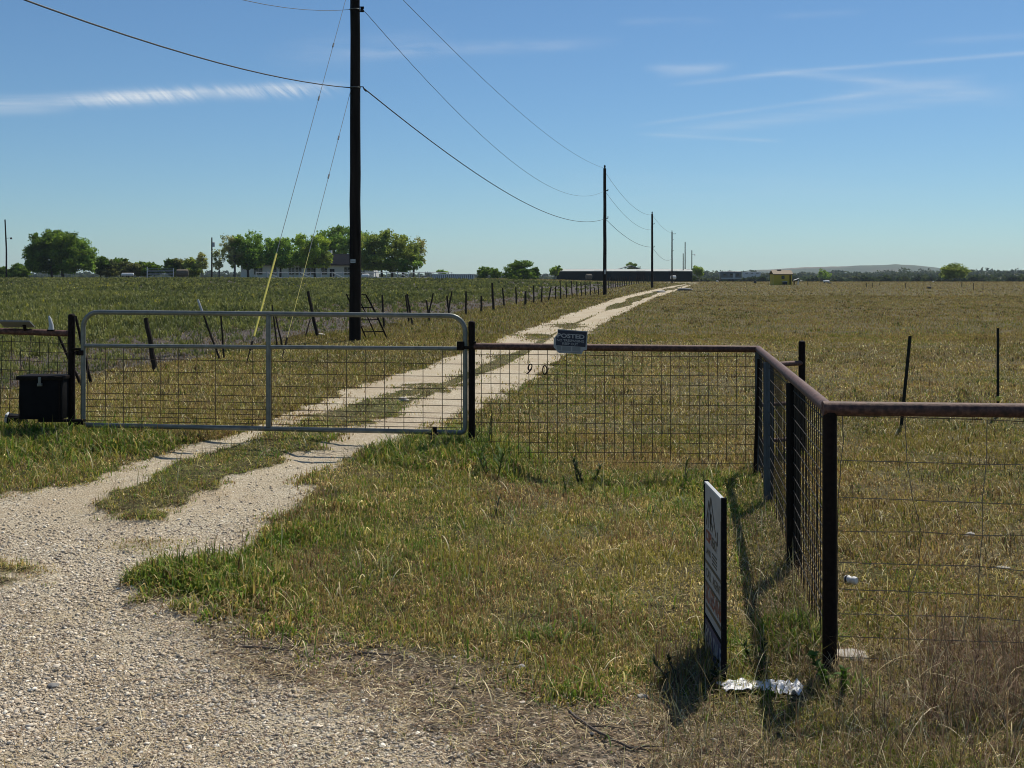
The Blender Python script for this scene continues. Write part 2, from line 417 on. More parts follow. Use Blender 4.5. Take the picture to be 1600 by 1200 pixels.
def masks(X, Y):
    X = np.asarray(X, float); Y = np.asarray(Y, float)
    n = (fbm(X * 1.6, Y * 1.6, 21, 3) - .5)
    w = .20 + .34 * sm(7.2, 5.4, Y) * (X > -2.4) + .004 * Y
    l = np.interp(Y, *EL); r = np.interp(Y, *ER)
    l = np.where(Y < EL[0][0], -60.0, l); r = np.where(Y < ER[0][0], ER[1][0], r)
    n2 = fbm(X * 6, Y * 6, 23, 3) - .5
    gr = sm(-w, w, X - l + n * (.45 + .35 * sm(12, 8, Y)) + n2 * .4) * sm(-w, w, r - X + n * (.4 + .7 * sm(12, 8, Y)) + n2 * .4)
    gr *= 1 - sm(300, 400, Y)
    # grass strip between the ruts
    ml = np.interp(Y, *ML); mr = np.interp(Y, *MR)
    ins = (Y > ML[0][0]) & (Y < ML[0][-1])
    med = sm(-w, w, X - ml + n * .9 + n2 * .6) * sm(-w, w, mr - X + n * .9 + n2 * .6) * ins
    c = (l + r) / 2 + .05 * (r - l)
    far = (Y >= ML[0][-1] - 2) * sm(.08, -.08, np.abs(X - c) - .19 * (r - l) + (fbm(X * .2, Y * .09, 8, 2) - .5) * 1.3)
    med = np.maximum(med, far)
    for (a, b, rx, ry) in ISLANDS: med = np.maximum(med, sm(1.5, .25, np.hypot((X - a.x) / rx, (Y - a.y) / ry) + n * .8 + n2 * 1.2) * b * .85 * (Y < 45))
    # weedy island at the left of the apron
    isl = sm(1.15, .45, np.hypot((X + 3.9) / .95, (Y - 7.35) / .42) + n * 1.1 + n2)
    isl2 = sm(1.15, .45, np.hypot((X + 2.7) / .55, (Y - 8.05) / .25) + n * 1.1 + n2)
    med = np.maximum(med, np.maximum(isl * .7, isl2 * .5))
    gr = gr * (1 - med)
    crop = sm(-.3, .7, fence_x(Y) - X - .5 + 1.3 * (fbm(X * .5, Y * .5, 31, 2) - .5)) * sm(15.5, 17.5, Y)
    crop *= 1 - sm(225, 240, Y)
    return gr, med, crop

def litter(X, Y):                                # trodden litter between the road and the verge
    b = sm(6.15, 5.35, Y + .42 * X + .9 * (fbm(X * 1.3, Y * 1.3, 74, 3) - .5)) * sm(1.5, .9, X)
    return np.clip(b, 0, 1)

def greenness(X, Y):
    g = .20 * sm(1.1, -.8, X) * (Y < 12) + .35 * sm(.45, .7, fbm(X * .55 + 3, Y * .4, 61, 3)) + .3 * sm(.5, .72, fbm(X * 2.2, Y * 2.2, 62, 2))
    def spot(px, py, rx, ry, a):
        c = G(px, py); return a * sm(1.15, .35, np.hypot((X - c.x) / rx, (Y - c.y) / ry))
    g = g + spot(690, 712, 1.0, .75, 1.0) + spot(800, 705, .7, .5, .6) + spot(310, 925, .62, .6, 1.0) + spot(100, 690, 1.6, .9, .9) + spot(10, 690, 1.6, .9, .9)
    g = g + spot(480, 820, 1.1, 1.0, .45) + spot(960, 760, 1.1, .6, .4) + spot(1100, 750, .6, .9, .35) + spot(1240, 1010, .3, .4, .8)
    g = g + spot(1580, 760, .9, 1.6, .5) + spot(1000, 1080, 1.1, .35, .25) + spot(1330, 1075, .25, .25, .6) + spot(600, 640, .9, .9, .45)
    g = g - spot(930, 870, .9, .8, .45) - spot(1060, 940, .5, .7, .35) - spot(1480, 1080, 1.0, 1.0, .4)
    return np.clip(g, 0, 1)

# ------------------------------------------------------------------ the ground and the drive: one grid, split where gravel begins
def build_ground():
    ys = np.concatenate([np.linspace(-14, 3.0, 30), 3.0 * np.exp(np.linspace(.0115, math.log(6500 / 3.0), 560))])
    us = np.linspace(-1, 1, 521)
    us = np.sign(us) * (np.abs(us) * .75 + np.abs(us) ** 4 * .9)
    U, Yg = np.meshgrid(us, ys)
    Xg = U * (np.maximum(Yg, 4.0) * .78 + 1.5)
    X = Xg.ravel(); Y = Yg.ravel()
    gr, med, crop = masks(X, Y)
    Z = tz(X, Y) - .03 * gr * (Y < 80) + .02 * med * (Y < 60)
    gn = greenness(X, Y)
    V = np.stack([X, Y, Z], 1)
    col = np.stack([gr, crop, gn, litter(X, Y)], 1)
    nr, nc = Yg.shape
    i = np.arange(nr - 1)[:, None] * nc + np.arange(nc - 1)[None, :]
    q = np.stack([i, i + 1, i + nc + 1, i + nc], -1).reshape(-1, 4)
    fg = gr[q].mean(1)
    for name, sel in (('ground', fg <= .5), ('gravel_driveway', fg > .5)):
        qq = q[sel]
        used = np.unique(qq); mp = np.full(len(V), -1); mp[used] = np.arange(len(used))
        o = np_mesh(name, V[used], mp[qq].ravel(), np.full(len(qq), 4), M['ground'], col[used], smooth=True)
        tag(o, 'pale caliche and gravel drive with two wheel ruts running to the far barn' if 'drive' in name else
            'broad dry pasture ground around the gravel drive', 'driveway' if 'drive' in name else 'ground', kind='structure')
build_ground()

# ------------------------------------------------------------------ grass
def curved(pos, h, w, lean, curl, col, K=2, yaw=None, shade=.0):
    n = len(pos)
    if yaw is None: yaw = RNG.uniform(0, 2 * PI, n)
    d = np.stack([np.cos(yaw), np.sin(yaw), np.zeros(n)], 1)
    s = np.stack([-np.sin(yaw), np.cos(yaw), np.zeros(n)], 1)
    up = np.array([0, 0, 1.0])
    V = np.zeros((n, 2 * K + 1, 3)); p = pos.copy(); a = lean * .5
    for k in range(K):
        ww = w * (1 - .25 * k / K) * .5
        V[:, 2 * k] = p - s * ww[:, None]; V[:, 2 * k + 1] = p + s * ww[:, None]
        a2 = a + (lean * .5 + curl) * (k / max(K - 1, 1))
        p = p + (h / K)[:, None] * (np.cos(a2)[:, None] * up + np.sin(a2)[:, None] * d)
    V[:, 2 * K] = p
    m = 2 * K + 1
    base = (np.arange(n) * m)[:, None]
    L = []; cnt = []
    pat = []
    for k in range(K - 1): pat += [2 * k, 2 * k + 1, 2 * k + 3, 2 * k + 2]; cnt.append(4)
    pat += [2 * K - 2, 2 * K - 1, 2 * K]; cnt.append(3)
    loops = (base + np.array(pat)[None, :]).ravel()
    return V.reshape(-1, 3), loops, np.tile(cnt, n), np.repeat(col, m, 0)

class Soup:
    def __init__(s): s.V = []; s.L = []; s.C = []; s.K = []; s.n = 0
    def add(s, V, L, cnt, col):
        s.V.append(V); s.L.append(np.asarray(L) + s.n); s.C.append(cnt); s.K.append(col); s.n += len(V)
    def build(s, name, mat, loc=(0, 0, 0)):
        return np_mesh(name, np.concatenate(s.V), np.concatenate(s.L), np.concatenate(s.C), mat, np.concatenate(s.K), loc)

PAL = {'green': np.array([(.085, .15, .022), (.11, .18, .03), (.14, .20, .045), (.065, .115, .02)]),
       'olive': np.array([(.22, .20, .05), (.26, .225, .065), (.18, .17, .045), (.29, .255, .09)]),
       'dry': np.array([(.36, .275, .14), (.29, .215, .105), (.45, .36, .20), (.22, .155, .085)]),
       'brown': np.array([(.17, .105, .066), (.23, .145, .095), (.12, .078, .05), (.27, .185, .12)]),
       'straw': np.array([(.66, .56, .34), (.56, .46, .26), (.72, .63, .42)]),
       'sage': np.array([(.20, .21, .12), (.25, .255, .16), (.15, .165, .095)])}
def pick(pal, n):
    p = PAL[pal]; return p[RNG.integers(0, len(p), n)] * RNG.uniform(.75, 1.25, (n, 1))
def blend(n, probs):                            # probs: list of (palette, weight array)
    W = np.stack([np.broadcast_to(w, n) for _, w in probs], 1).astype(float); W = np.clip(W, 0, None)
    c = np.cumsum(W / W.sum(1, keepdims=True), 1); r = RNG.random((n, 1))
    k = (r > c).sum(1).clip(0, len(probs) - 1)
    out = np.zeros((n, 3))
    for i, (p, _) in enumerate(probs):
        s = k == i; out[s] = pick(p, s.sum())
    return out, k

def scatter(n, y0, y1, a=.66, pw=1.0, m=.6):     # points over the wedge in front of the camera and a margin round it; pw 0 even over the area, larger = thicker near by
    if pw == 1.0:
        Y = y0 * (y1 / y0) ** RNG.random(n)
    else:
        e = 2.0 - 2 * pw
        Y = (y0 ** e + RNG.random(n) * (y1 ** e - y0 ** e)) ** (1 / e)
    X = RNG.uniform(-1, 1, n) * (a * Y + m)
    return X, Y

SIDE0, SIDE1 = Vector((1.73, 5.92, 0)), Vector((2.62, 11.56, 0))
def inside_lot(X, Y):                            # beyond the pipe fence (the grazed side)
    sx = SIDE0.x + (Y - SIDE0.y) * (SIDE1.x - SIDE0.x) / (SIDE1.y - SIDE0.y)
    return ((Y > 5.92) & (Y < 11.55) & (X > sx)) | (Y >= 11.55)

def build_grass():
    # ---- verge: the ungrazed grass in front of the fences, and the strip in the drive
    S = Soup()
    X, Y = scatter(560000, 3.9, 13.2, .62, .5)
    gr, med, crop = masks(X, Y); lot = inside_lot(X, Y) & ~((Y > 11.5) & (X < -.6))
    gn = greenness(X, Y)
    cl = fbm(X * 3.2, Y * 3.2, 71, 3)
    brown = sm(.45, .65, fbm(X * .9 + 7, Y * .9, 73, 3))
    bare = litter(X, Y)
    keep = ~lot & (RNG.random(len(X)) < np.clip(.45 + 1.0 * sm(.3, .65, cl) + .5 * gn, 0, 1) * (1 - .90 * bare) * np.clip(1.15 - 1.5 * gr, 0, 1))
    # patchy growth creeping over the gravel edge
    keep |= (gr >= .35) & (gr < .9) & (bare < .1) & ~lot & (RNG.random(len(X)) < .07)
    keep &= ~((np.abs(X - 1.29) < .2) & (np.abs(Y - 5.5) < .16) & (RNG.random(len(X)) < .8))
    X, Y, gn, cl, brown, bare, med, gr = (q[keep] for q in (X, Y, gn, cl, brown, bare, med, gr))
    n = len(X)
    P = np.stack([X, Y, tz(X, Y) - .012], 1)
    tall = sm(.55, 1.0, gn)
    h = (.045 + .06 * RNG.random(n) ** 2 + .15 * tall * RNG.random(n)) * (.5 + 1.0 * cl) * np.where(gr > .35, .5, 1) * (1 - .5 * bare) * (1 + .1 * (med > .5))
    w = (.0032 + .003 * RNG.random(n) + .004 * tall) * (.6 + Y / 14)
    pa = sm(.32, .68, fbm(X * 2.6 + 11, Y * 2.6, 171, 2)); pb = sm(.35, .68, fbm(X * 3.1, Y * 3.1 + 5, 172, 2)); pc = sm(.4, .7, fbm(X * 2.2 + 3, Y * 2.2, 173, 2))
    col, k = blend(n, [('green', .10 + 1.6 * gn * (.5 + pa)), ('olive', .15 + 1.1 * pa), ('dry', .12 + .75 * pb + .8 * bare), ('brown', .05 + .35 * pc + 1.5 * brown * (1 - gn) * (.3 + pc) + .9 * bare), ('straw', .03 + .14 * pb), ('sage', .05 + .35 * pc * (1 - pa))])
    col = col * np.array([1.05, 1.0, .82]) * (1.32 + .3 * (fbm(X * 5, Y * 5, 78, 2)[:, None] - .5))
    lean = np.abs(RNG.normal(.7, .45, n)) + .4 * (k == 2) + .4 * (k == 4) + .5 * bare
    S.add(*curved(P, h, w, lean, RNG.normal(.8, .6, n), col, 2))
    # seed stalks and long straws
    X, Y = scatter(9000, 4.2, 12.5, .6, .6)
    gr, med, _ = masks(X, Y); kp = (gr < .2) & ~inside_lot(X, Y) & (RNG.random(len(X)) > .8 * litter(X, Y)); X, Y = X[kp], Y[kp]; n = len(X)
    P = np.stack([X, Y, tz(X, Y) - .01], 1)
    col, k = blend(n, [('straw', .4), ('brown', .9), ('dry', .6), ('olive', .5)])
    S.add(*curved(P, RNG.uniform(.12, .38, n), RNG.uniform(.002, .0038, n), np.abs(RNG.normal(.3, .35, n)), RNG.normal(.5, .5, n), col, 4))
    X, Y = scatter(5200, 4.4, 12.5, .6, .6)
    gr, med, _ = masks(X, Y); kp = (gr < .2) & ~inside_lot(X, Y) & (RNG.random(len(X)) > .85 * litter(X, Y)) & (fbm(X * 1.1, Y * 1.1, 79, 2) > .42); X, Y = X[kp], Y[kp]; n = len(X)
    P = np.stack([X, Y, tz(X, Y) - .01], 1); col, k = blend(n, [('green', .9), ('sage', .7), ('straw', .6), ('olive', .5)])
    S.add(*curved(P, RNG.uniform(.09, .24, n), RNG.uniform(.005, .010, n), np.abs(RNG.normal(.7, .4, n)), RNG.uniform(.2, 1.6, n), col * 1.15, 5))
    # broad-bladed green tussocks
    for px, py, r, m_, hh in ((690, 705, .75, 1700, .26), (770, 700, .5, 700, .32), (640, 715, .5, 600, .20), (300, 930, .48, 1300, .13), (370, 880, .3, 500, .14), (260, 950, .2, 300, .12), (60, 690, 1.3, 1900, .30), (150, 695, .8, 700, .2), (20, 720, .8, 600, .24),
                              (980, 775, .4, 260, .2), (1090, 800, .35, 260, .22), (850, 1000, .16, 130, .16), (700, 985, .18, 60, .14), (1255, 1000, .2, 420, .24), (1175, 1030, .16, 150, .16), (1340, 1085, .16, 200, .14), (540, 700, .6, 400, .16), (500, 690, .45, 500, .10), (420, 715, .45, 450, .10), (330, 745, .4, 380, .09), (250, 775, .3, 200, .08), (640, 630, .6, 300, .12), (1150, 1010, .12, 120, .12), (920, 990, .1, 50, .17)):
        c = G(px, py); rr = r * np.sqrt(RNG.random(m_)); an = RNG.uniform(0, 2 * PI, m_)
        X = c.x + rr * np.cos(an) * 1.25 + RNG.normal(0, .12 * r, m_); Y = c.y + rr * np.sin(an) + RNG.normal(0, .12 * r, m_)
        kp = masks(X, Y)[0] < .5; X, Y = X[kp], Y[kp]; n = len(X)
        P = np.stack([X, Y, tz(X, Y) - .01], 1)
        rr_ = np.hypot(X - c.x, Y - c.y) / r
        col, k = blend(n, [('green', 1.0), ('sage', .15), ('olive', .35 + .9 * rr_)])
        S.add(*curved(P, hh * RNG.uniform(.35, 1.1, n) * (1.1 - .45 * rr_), RNG.uniform(.005, .011, n) * (.7 + c.y / 22), np.abs(RNG.normal(.45, .25, n)), RNG.uniform(.3, 1.4, n), col * 1.35, 4))
    o = S.build('verge_grass', M['grass'])
    tag(o, 'mixed green and brown uncut grass on the verge in front of the fences', 'grass', kind='stuff')

    # ---- flat litter of straw and twiglets over verge, gravel edge and road shoulder
    S = Soup()
    X, Y = scatter(130000, 3.9, 9.5, .6, .5)
    gr, med, _ = masks(X, Y)
    bare = litter(X, Y)
    side = sm(.5, .1, np.abs(X - (SIDE0.x + (Y - SIDE0.y) * .158) + .12)) * (Y > 5.4)
    edgeb = sm(.02, .4, gr) * sm(1.01, .7, gr)
    kp = RNG.random(len(X)) < np.clip(.05 * (gr < .5) + .75 * bare * (gr < .6) + .22 * (gr >= .6) * bare + .35 * edgeb + .9 * side, 0, 1) * sm(.25, .6, fbm(X * 2.5, Y * 2.5, 75, 2) + .12 + .3 * side)
    X, Y = X[kp], Y[kp]; n = len(X)
    P = np.stack([X, Y, tz(X, Y) + RNG.uniform(-.012, .028, n)], 1)
    col, k = blend(n, [('dry', .9), ('brown', .75), ('straw', .5), ('sage', .12)])
    S.add(*curved(P, RNG.uniform(.03, .12, n), RNG.uniform(.0022, .0048, n), RNG.uniform(2.55, 3.0, n), RNG.normal(-1.25, .3, n), col, 2))
    tag(S.build('straw_litter', M['straw']), 'dead straw and leaf litter strewn along the road shoulder', 'litter', kind='stuff')

    # ---- dry tangled brush in front of and under the near wire fence
    S = Soup()
    def brush(n, px0, px1, py0, py1, hmin, hmax, wl, probs, lean=.9):
        P = []
        for _ in range(n):
            a_, b_ = random.uniform(px0, px1), random.uniform(py0, py1)
            if 1122 < a_ < 1262 and 1066 < b_ < 1112 and random.random() < .8: continue
            g = G(a_, b_); P.append((g.x, g.y, g.z - .01))
        P = np.array(P); n = len(P); col, k = blend(n, probs)
        S.add(*curved(P, RNG.uniform(hmin, hmax, n), RNG.uniform(*wl, n), np.abs(RNG.normal(lean, .45, n)), RNG.normal(.5, .8, n), col, 6))
    br = [('brown', 1.2), ('dry', .4), ('straw', .16), ('sage', .3), ('olive', .2)]
    brush(8500, 1310, 1900, 1010, 1230, .06, .24, (.002, .004), br, 1.15)
    brush(5200, 1440, 1900, 985, 1130, .12, .36, (.0022, .004), [('brown', 1.3), ('sage', .3), ('dry', .2)], 1.15)
    brush(45, 1250, 1850, 1000, 1200, .25, .6, (.003, .005), [('straw', 1.0), ('dry', .6)], 1.1)
    brush(2600, 1010, 1340, 1050, 1215, .06, .2, (.002, .004), [('olive', .7), ('brown', .8), ('dry', .5), ('straw', .2), ('sage', .6)])
    brush(1500, 1170, 1290, 800, 1060, .08, .26, (.0022, .0045), [('dry', .8), ('brown', .9), ('straw', .3), ('olive', .3)], .8)
    brush(700, 1020, 1110, 1020, 1075, .08, .2, (.002, .005), [('olive', .6), ('brown', 1), ('sage', .5)], .6)
    tag(S.build('dry_brush', M['straw']), 'tangled grey brown weed stems at the foot of the near wire fence', 'brush', kind='stuff')

    # ---- pasture beyond the fence: short, dry, thinning into the distance
    S = Soup()
    for n, y0, y1, h0, h1, wk, K in ((420000, 5.9, 14, .025, .075, .0006, 2), (520000, 11.6, 34, .03, .085, .0006, 2), (330000, 30, 95, .035, .10, .0008, 1), (150000, 90, 345, .05, .13, .0011, 1)):
        X, Y = scatter(n, y0, y1, .60, .8)
        gr, med, crop = masks(X, Y); cl = fbm(X * 1.7, Y * 1.7, 81, 3); c2 = fbm(X * .16, Y * .1, 83, 3)
        kp = (gr < .4) & (crop < .45) & inside_lot(X, Y) & (RNG.random(n) < .5 + 1.0 * sm(.35, .65, cl))
        kp |= (gr >= .4) & (gr < .96) & (Y > 11.6) & (RNG.random(n) < .12)
        X, Y, cl, c2, med, gr = X[kp], Y[kp], cl[kp], c2[kp], med[kp], gr[kp]; m_ = len(X)
        gn = greenness(X, Y) * (1 - sm(40, 120, Y))
        nearroad = sm(2.2, .2, np.abs(X - np.interp(Y, *ER))) * (Y < 70)
        leftv = (X < np.interp(Y, *EL)).astype(float)
        P = np.stack([X, Y, tz(X, Y) - .01], 1)
        h = RNG.uniform(h0, h1, m_) * (.6 + .8 * cl) * (1 + .45 * leftv) * np.where(med > .4, .8, 1)
        w = Y * wk * RNG.uniform(.5, 1.2, m_) + .002
        pa = sm(.35, .65, fbm(X * 1.9 + 11, Y * 1.5, 181, 2)); fr = sm(14, 60, Y)
        col, k = blend(m_, [('olive', .35 + 1.0 * pa * (1 - .45 * fr)), ('dry', .45 + .7 * (1 - pa) + .3 * leftv + .3 * fr), ('brown', .15 + .6 * sm(.45, .6, c2) + .25 * fr), ('green', .05 + .9 * gn * (.4 + pa) + .5 * nearroad + .9 * (med > .4)), ('straw', .02 + .03 * leftv), ('sage', .08)])
        S.add(*curved(P, h, w, np.abs(RNG.normal(.85, .45, m_)), RNG.normal(.5, .4, m_), col * (.68 + .45 * c2[:, None]) * np.array([1.32, 1.25, 1.04]) * RNG.uniform(.75, 1.2, (m_, 1)) * np.where(leftv[:, None] > 0, np.array([.80, .84, .80]), np.array([1.0, .98, 1.0])) * (1 - .22 * sm(.5, .66, fbm(X * .35 + 5, Y * .2, 85, 3)))[:, None], K))
    # darker weed tufts dotted through the pasture
    X, Y = scatter(2600, 8, 130, .58, .85); gr, med, crop = masks(X, Y); kp = (gr < .2) & (crop < .3) & inside_lot(X, Y) & (fbm(X * .3, Y * .2, 88, 2) > .45); X, Y = X[kp], Y[kp]
    nb = 14; XX = np.repeat(X, nb) + RNG.normal(0, .07, len(X) * nb); YY = np.repeat(Y, nb) + RNG.normal(0, .07, len(X) * nb); n = len(XX)
    P = np.stack([XX, YY, tz(XX, YY) - .01], 1); col, k = blend(n, [('brown', 1.0), ('sage', .4), ('green', .35)])
    S.add(*curved(P, RNG.uniform(.05, .15, n), YY * .0006 + .002, np.abs(RNG.normal(.5, .4, n)), RNG.normal(.4, .5, n), col * .55, 2))
    # bright curled dead blades lying about
    X, Y = scatter(15000, 6, 30, .58, .8)
    gr, med, crop = masks(X, Y); kp = (gr < .3) & (crop < .4) & inside_lot(X, Y); X, Y = X[kp], Y[kp]; n = len(X)
    P = np.stack([X, Y, tz(X, Y) + .02], 1); col, k = blend(n, [('straw', 1.0), ('dry', .7)])
    S.add(*curved(P, RNG.uniform(.05, .14, n), Y * .0005 + .0015, RNG.uniform(.7, 1.5, n), RNG.normal(.4, .6, n), col, 3))
    tag(S.build('pasture_grass', M['grass']), 'short grazed dry grass covering the open pasture beyond the fences', 'grass', kind='stuff')

    # ---- the crop field
    S = Soup()
    for n, y0, y1, hh, nb, wk, lf in ((4200, 16.5, 42, .36, 30, .0006, 1), (12000, 36, 100, .40, 16, .0007, 1), (20000, 85, 228, .42, 9, .0009, 1)):
        X, Y = scatter(n * 4, y0, y1, .62, .62)
        rown = (X * .55 + Y * .83)
        X = X + .0
        gr, med, crop = masks(X, Y); cl = fbm(X * .25, Y * .12, 91, 3)
        dd = fence_x(Y) - X
        kp = (crop > .6) & (RNG.random(len(X)) < (.10 + .90 * sm(1.5, 13 + .06 * Y, dd)) * (.35 + .9 * sm(.3, .6, cl)))
        X, Y, cl, dd = X[kp], Y[kp], cl[kp], dd[kp]; X, Y, cl, dd = X[:n], Y[:n], cl[:n], dd[:n]; m_ = len(X)
        size = RNG.uniform(.4, 1.25, m_) * (.6 + .4 * sm(0, 12, dd))
        flower = (RNG.random(m_) < .055 * sm(.5, .68, fbm(X * .09, Y * .06, 95, 2)) * (1 + 1.5 * sm(100, 170, Y)))
        R = lambda q: np.repeat(q, nb, 0)
        XX = R(X) + RNG.normal(0, .075, m_ * nb); YY = R(Y) + RNG.normal(0, .075, m_ * nb)
        P = np.stack([XX, YY, tz(XX, YY) + R(size) * hh * RNG.uniform(0, .55, m_ * nb)], 1)
        tint = np.where(R(cl)[:, None] > .5, np.array([.205, .21, .075]), np.array([.145, .16, .06])) * R(RNG.uniform(.75, 1.3, m_))[:, None] * RNG.uniform(.8, 1.25, (m_ * nb, 1))
        yel = R(flower) & (RNG.random(m_ * nb) < .5)
        tint = np.where(yel[:, None], np.array([.42, .38, .06]), tint)
        h = hh * R(size) * RNG.uniform(.3, .75, m_ * nb)
        w = R(Y) * wk * RNG.uniform(.7, 1.6, m_ * nb) + .006
        S.add(*curved(P, h, w, np.abs(RNG.normal(.5, .4, m_ * nb)), RNG.normal(.5, .5, m_ * nb), tint, 2))
    # a thin dead stubble on the grey margin soil
    X, Y = scatter(170000, 16, 90, .62, .7); crop = masks(X, Y)[2]; kp = (crop > .3) & (fence_x(Y) - X < 16) & (RNG.random(len(X)) < .25 + sm(.35, .6, fbm(X * .8, Y * .5, 97, 3))); X, Y = X[kp], Y[kp]; n = len(X)
    P = np.stack([X, Y, tz(X, Y)], 1); pc = fbm(X * .5, Y * .3, 98, 2); col, k = blend(n, [('brown', .6), ('dry', .35), ('sage', 1.1 * pc), ('olive', 1.2 * sm(.4, .6, pc))]); col = col * np.array([.80, .76, .86])
    S.add(*curved(P, RNG.uniform(.04, .15, n), Y * .0006 + .002, RNG.uniform(.3, 1.4, n), RNG.normal(.3, .5, n), col, 2))
    tag(S.build('crop_plants', M['crop']), 'dark green leafy crop with yellow flowers filling the left field', 'crop', kind='stuff')
build_grass()

# ------------------------------------------------------------------ loose gravel
def build_stones():
    iv = np.array([(1, 0, 0), (-1, 0, 0), (0, 1, 0), (0, -1, 0), (0, 0, 1), (0, 0, -1), (.62, .62, .55), (-.62, .6, .5), (.6, -.62, .5), (-.6, -.6, .55)], float)
    fi = np.array([(4, 6, 7), (4, 7, 9), (4, 9, 8), (4, 8, 6), (0, 2, 6), (2, 1, 7), (2, 7, 6), (1, 3, 9), (1, 9, 7), (3, 0, 8), (3, 8, 9), (0, 6, 8)])
    n = 640000
    X, Y = scatter(n, 4.0, 11.5, .58, 1.5)
    gr, med, _ = masks(X, Y)
    dens = fbm(X * .9, Y * .9, 101, 3)
    rut = sm(7.4, 9.5, Y)
    kp = RNG.random(n) < (gr > .45) * np.clip(.25 + 1.1 * sm(.34, .58, dens), 0, 1) * (1 - .85 * rut) * (1 - .55 * sm(-1.6, -.2, X)) + .05 * litter(X, Y) + .10 * (gr > .03) * (gr <= .45)
    X, Y = X[kp], Y[kp]; n = len(X)
    s = np.exp(RNG.normal(math.log(.0036), .52, n)) * (.75 + Y / 20); s = np.clip(s, .0018, .015)
    V = iv[None] * RNG.uniform(.6, 1.35, (n, 10, 1))
    V *= (s[:, None] * RNG.uniform(.7, 1.3, (n, 3)) * np.array([1.1, 1.0, .7]))[:, None, :]
    a = RNG.uniform(0, 2 * PI, n); c, sn = np.cos(a)[:, None], np.sin(a)[:, None]
    x = V[:, :, 0] * c - V[:, :, 1] * sn; y = V[:, :, 0] * sn + V[:, :, 1] * c
    z0 = tz(X, Y) - .03 * masks(X, Y)[0]
    V = np.stack([x + X[:, None], y + Y[:, None], V[:, :, 2] + (z0 + s * .22)[:, None]], 2)
    pal = np.array([(.52, .45, .36), (.42, .35, .27), (.62, .56, .48), (.30, .245, .19), (.70, .66, .59), (.38, .34, .30), (.20, .17, .14), (.48, .385, .27)])
    col = pal[RNG.choice(len(pal), n, p=[.26, .22, .15, .12, .05, .10, .04, .06])] * RNG.uniform(.8, 1.4, (n, 1)) * np.array([1.02, 1.0, .94])
    loops = (np.arange(n)[:, None] * 10 + fi.ravel()[None]).ravel()
    o = np_mesh('gravel', V.reshape(-1, 3), loops, np.full(n * 12, 3), M['stone'], np.repeat(col, 10, 0))
    tag(o, 'loose pale limestone gravel scattered over the drive entrance', 'gravel', kind='stuff')
build_stones()

# ------------------------------------------------------------------ rocks, can, litter: single things
def lump(r, squash=(1, 1, .6), seed=0, jag=.35):
    bm = bmesh.new(); bmesh.ops.create_icosphere(bm, subdivisions=3, radius=1)
    rr = random.Random(seed); ph = [rr.uniform(0, 9) for _ in range(9)]
    for v in bm.verts:
        p = v.co
        k = 1 + jag * (.5 * math.sin(p.x * 2.3 + ph[0]) * math.sin(p.y * 2.1 + ph[1]) + .4 * math.sin(p.z * 3.1 + ph[2] + p.x * 1.7) + .25 * math.sin(p.x * 5 + ph[3]) * math.sin(p.y * 5.3 + ph[4]) * math.sin(p.z * 5 + ph[5]))
        v.co = Vector((p.x * squash[0], p.y * squash[1], p.z * squash[2])) * r * k
    bm.verts.index_update()
    out = [v.co.copy() for v in bm.verts], [[v.index for v in f.verts] for f in bm.faces]
    bm.free(); return out

def rock(px, py, r, label, mat='rock', squash=(1.2, 1, .6), seed=1, name='rock'):
    g = G(px, py); vs, fs = lump(r, squash, seed)
    if g.y < 80: g.z -= .03 * float(masks(g.x, g.y)[0])
    mb = MB(); mb.add([v + g + Vector((0, 0, r * squash[2] * .45)) for v in vs], fs)
    o = mb.build(name, M[mat], loc=g, smooth=False)
    return tag(o, label, 'rock')
rock(83, 1064, .022, 'largest grey stone lying on the gravel at the lower left', 'grey_rock', seed=2)
rock(155, 1130, .017, 'dark grey pointed stone on the gravel near the bottom left corner', 'grey_rock', seed=3)
rock(815, 1044, .022, 'small white limestone chip on bare litter below the verge grass', seed=4)
rock(1003, 1090, .022, 'white chip lying in litter left of the real estate sign', seed=5)
rock(1515, 838, .034, 'pale limestone lump in pasture seen through the near wire fence', seed=6)
rock(1568, 888, .028, 'flat pale stone lying in pasture right of the crushed can', squash=(1.8, 1, .35), seed=7)
rock(1328, 1026, .10, 'broad flat pale stone slab at the foot of the near corner post', squash=(1.1, .8, .25), seed=8)
rock(318, 1043, .02, 'white stone where the gravel meets the verge grass', seed=9)
rock(630, 628, .07, 'pale rock in the grass strip between the wheel ruts', seed=10)
rock(1033, 457, .35, 'pale rock beside the drive just left of the second closest pole line', squash=(1.5, 1, .5), seed=11)
rock(1069, 454, .5, 'dark low rock right of the far end of the drive', 'grey_rock', squash=(1.8, 1, .4), seed=12)
rock(501, 525, .10, 'white stone at the foot of the thick leaning post', seed=13)

def can():
    g = G(1330, 912); mb = MB(); d = Vector((.62, -.75, .05)).normalized(); c = g + Vector((0, 0, .026))
    pts = [c + d * t for t in (-.046, -.042, -.018, 0, .018, .036, .042)]; c0 = c
    t = thing('crushed_can', 'crushed white drink can lying in pasture behind the near corner post', 'can', g)
    mb.tube(pts, [.020, .026, .028, .020, .027, .026, .021], 14); mb.build('body', M['white'], t)
    m2 = MB(); m2.tube([c + d * -.047, c + d * -.0485], [.019, .017], 14); m2.build('lid', M['alu'], t)
    m3 = MB(); m3.tube([c + d * -.036, c + d * -.022], [.0285, .0290], 14); m3.build('label_band', M['sign_dark'], t)
can()

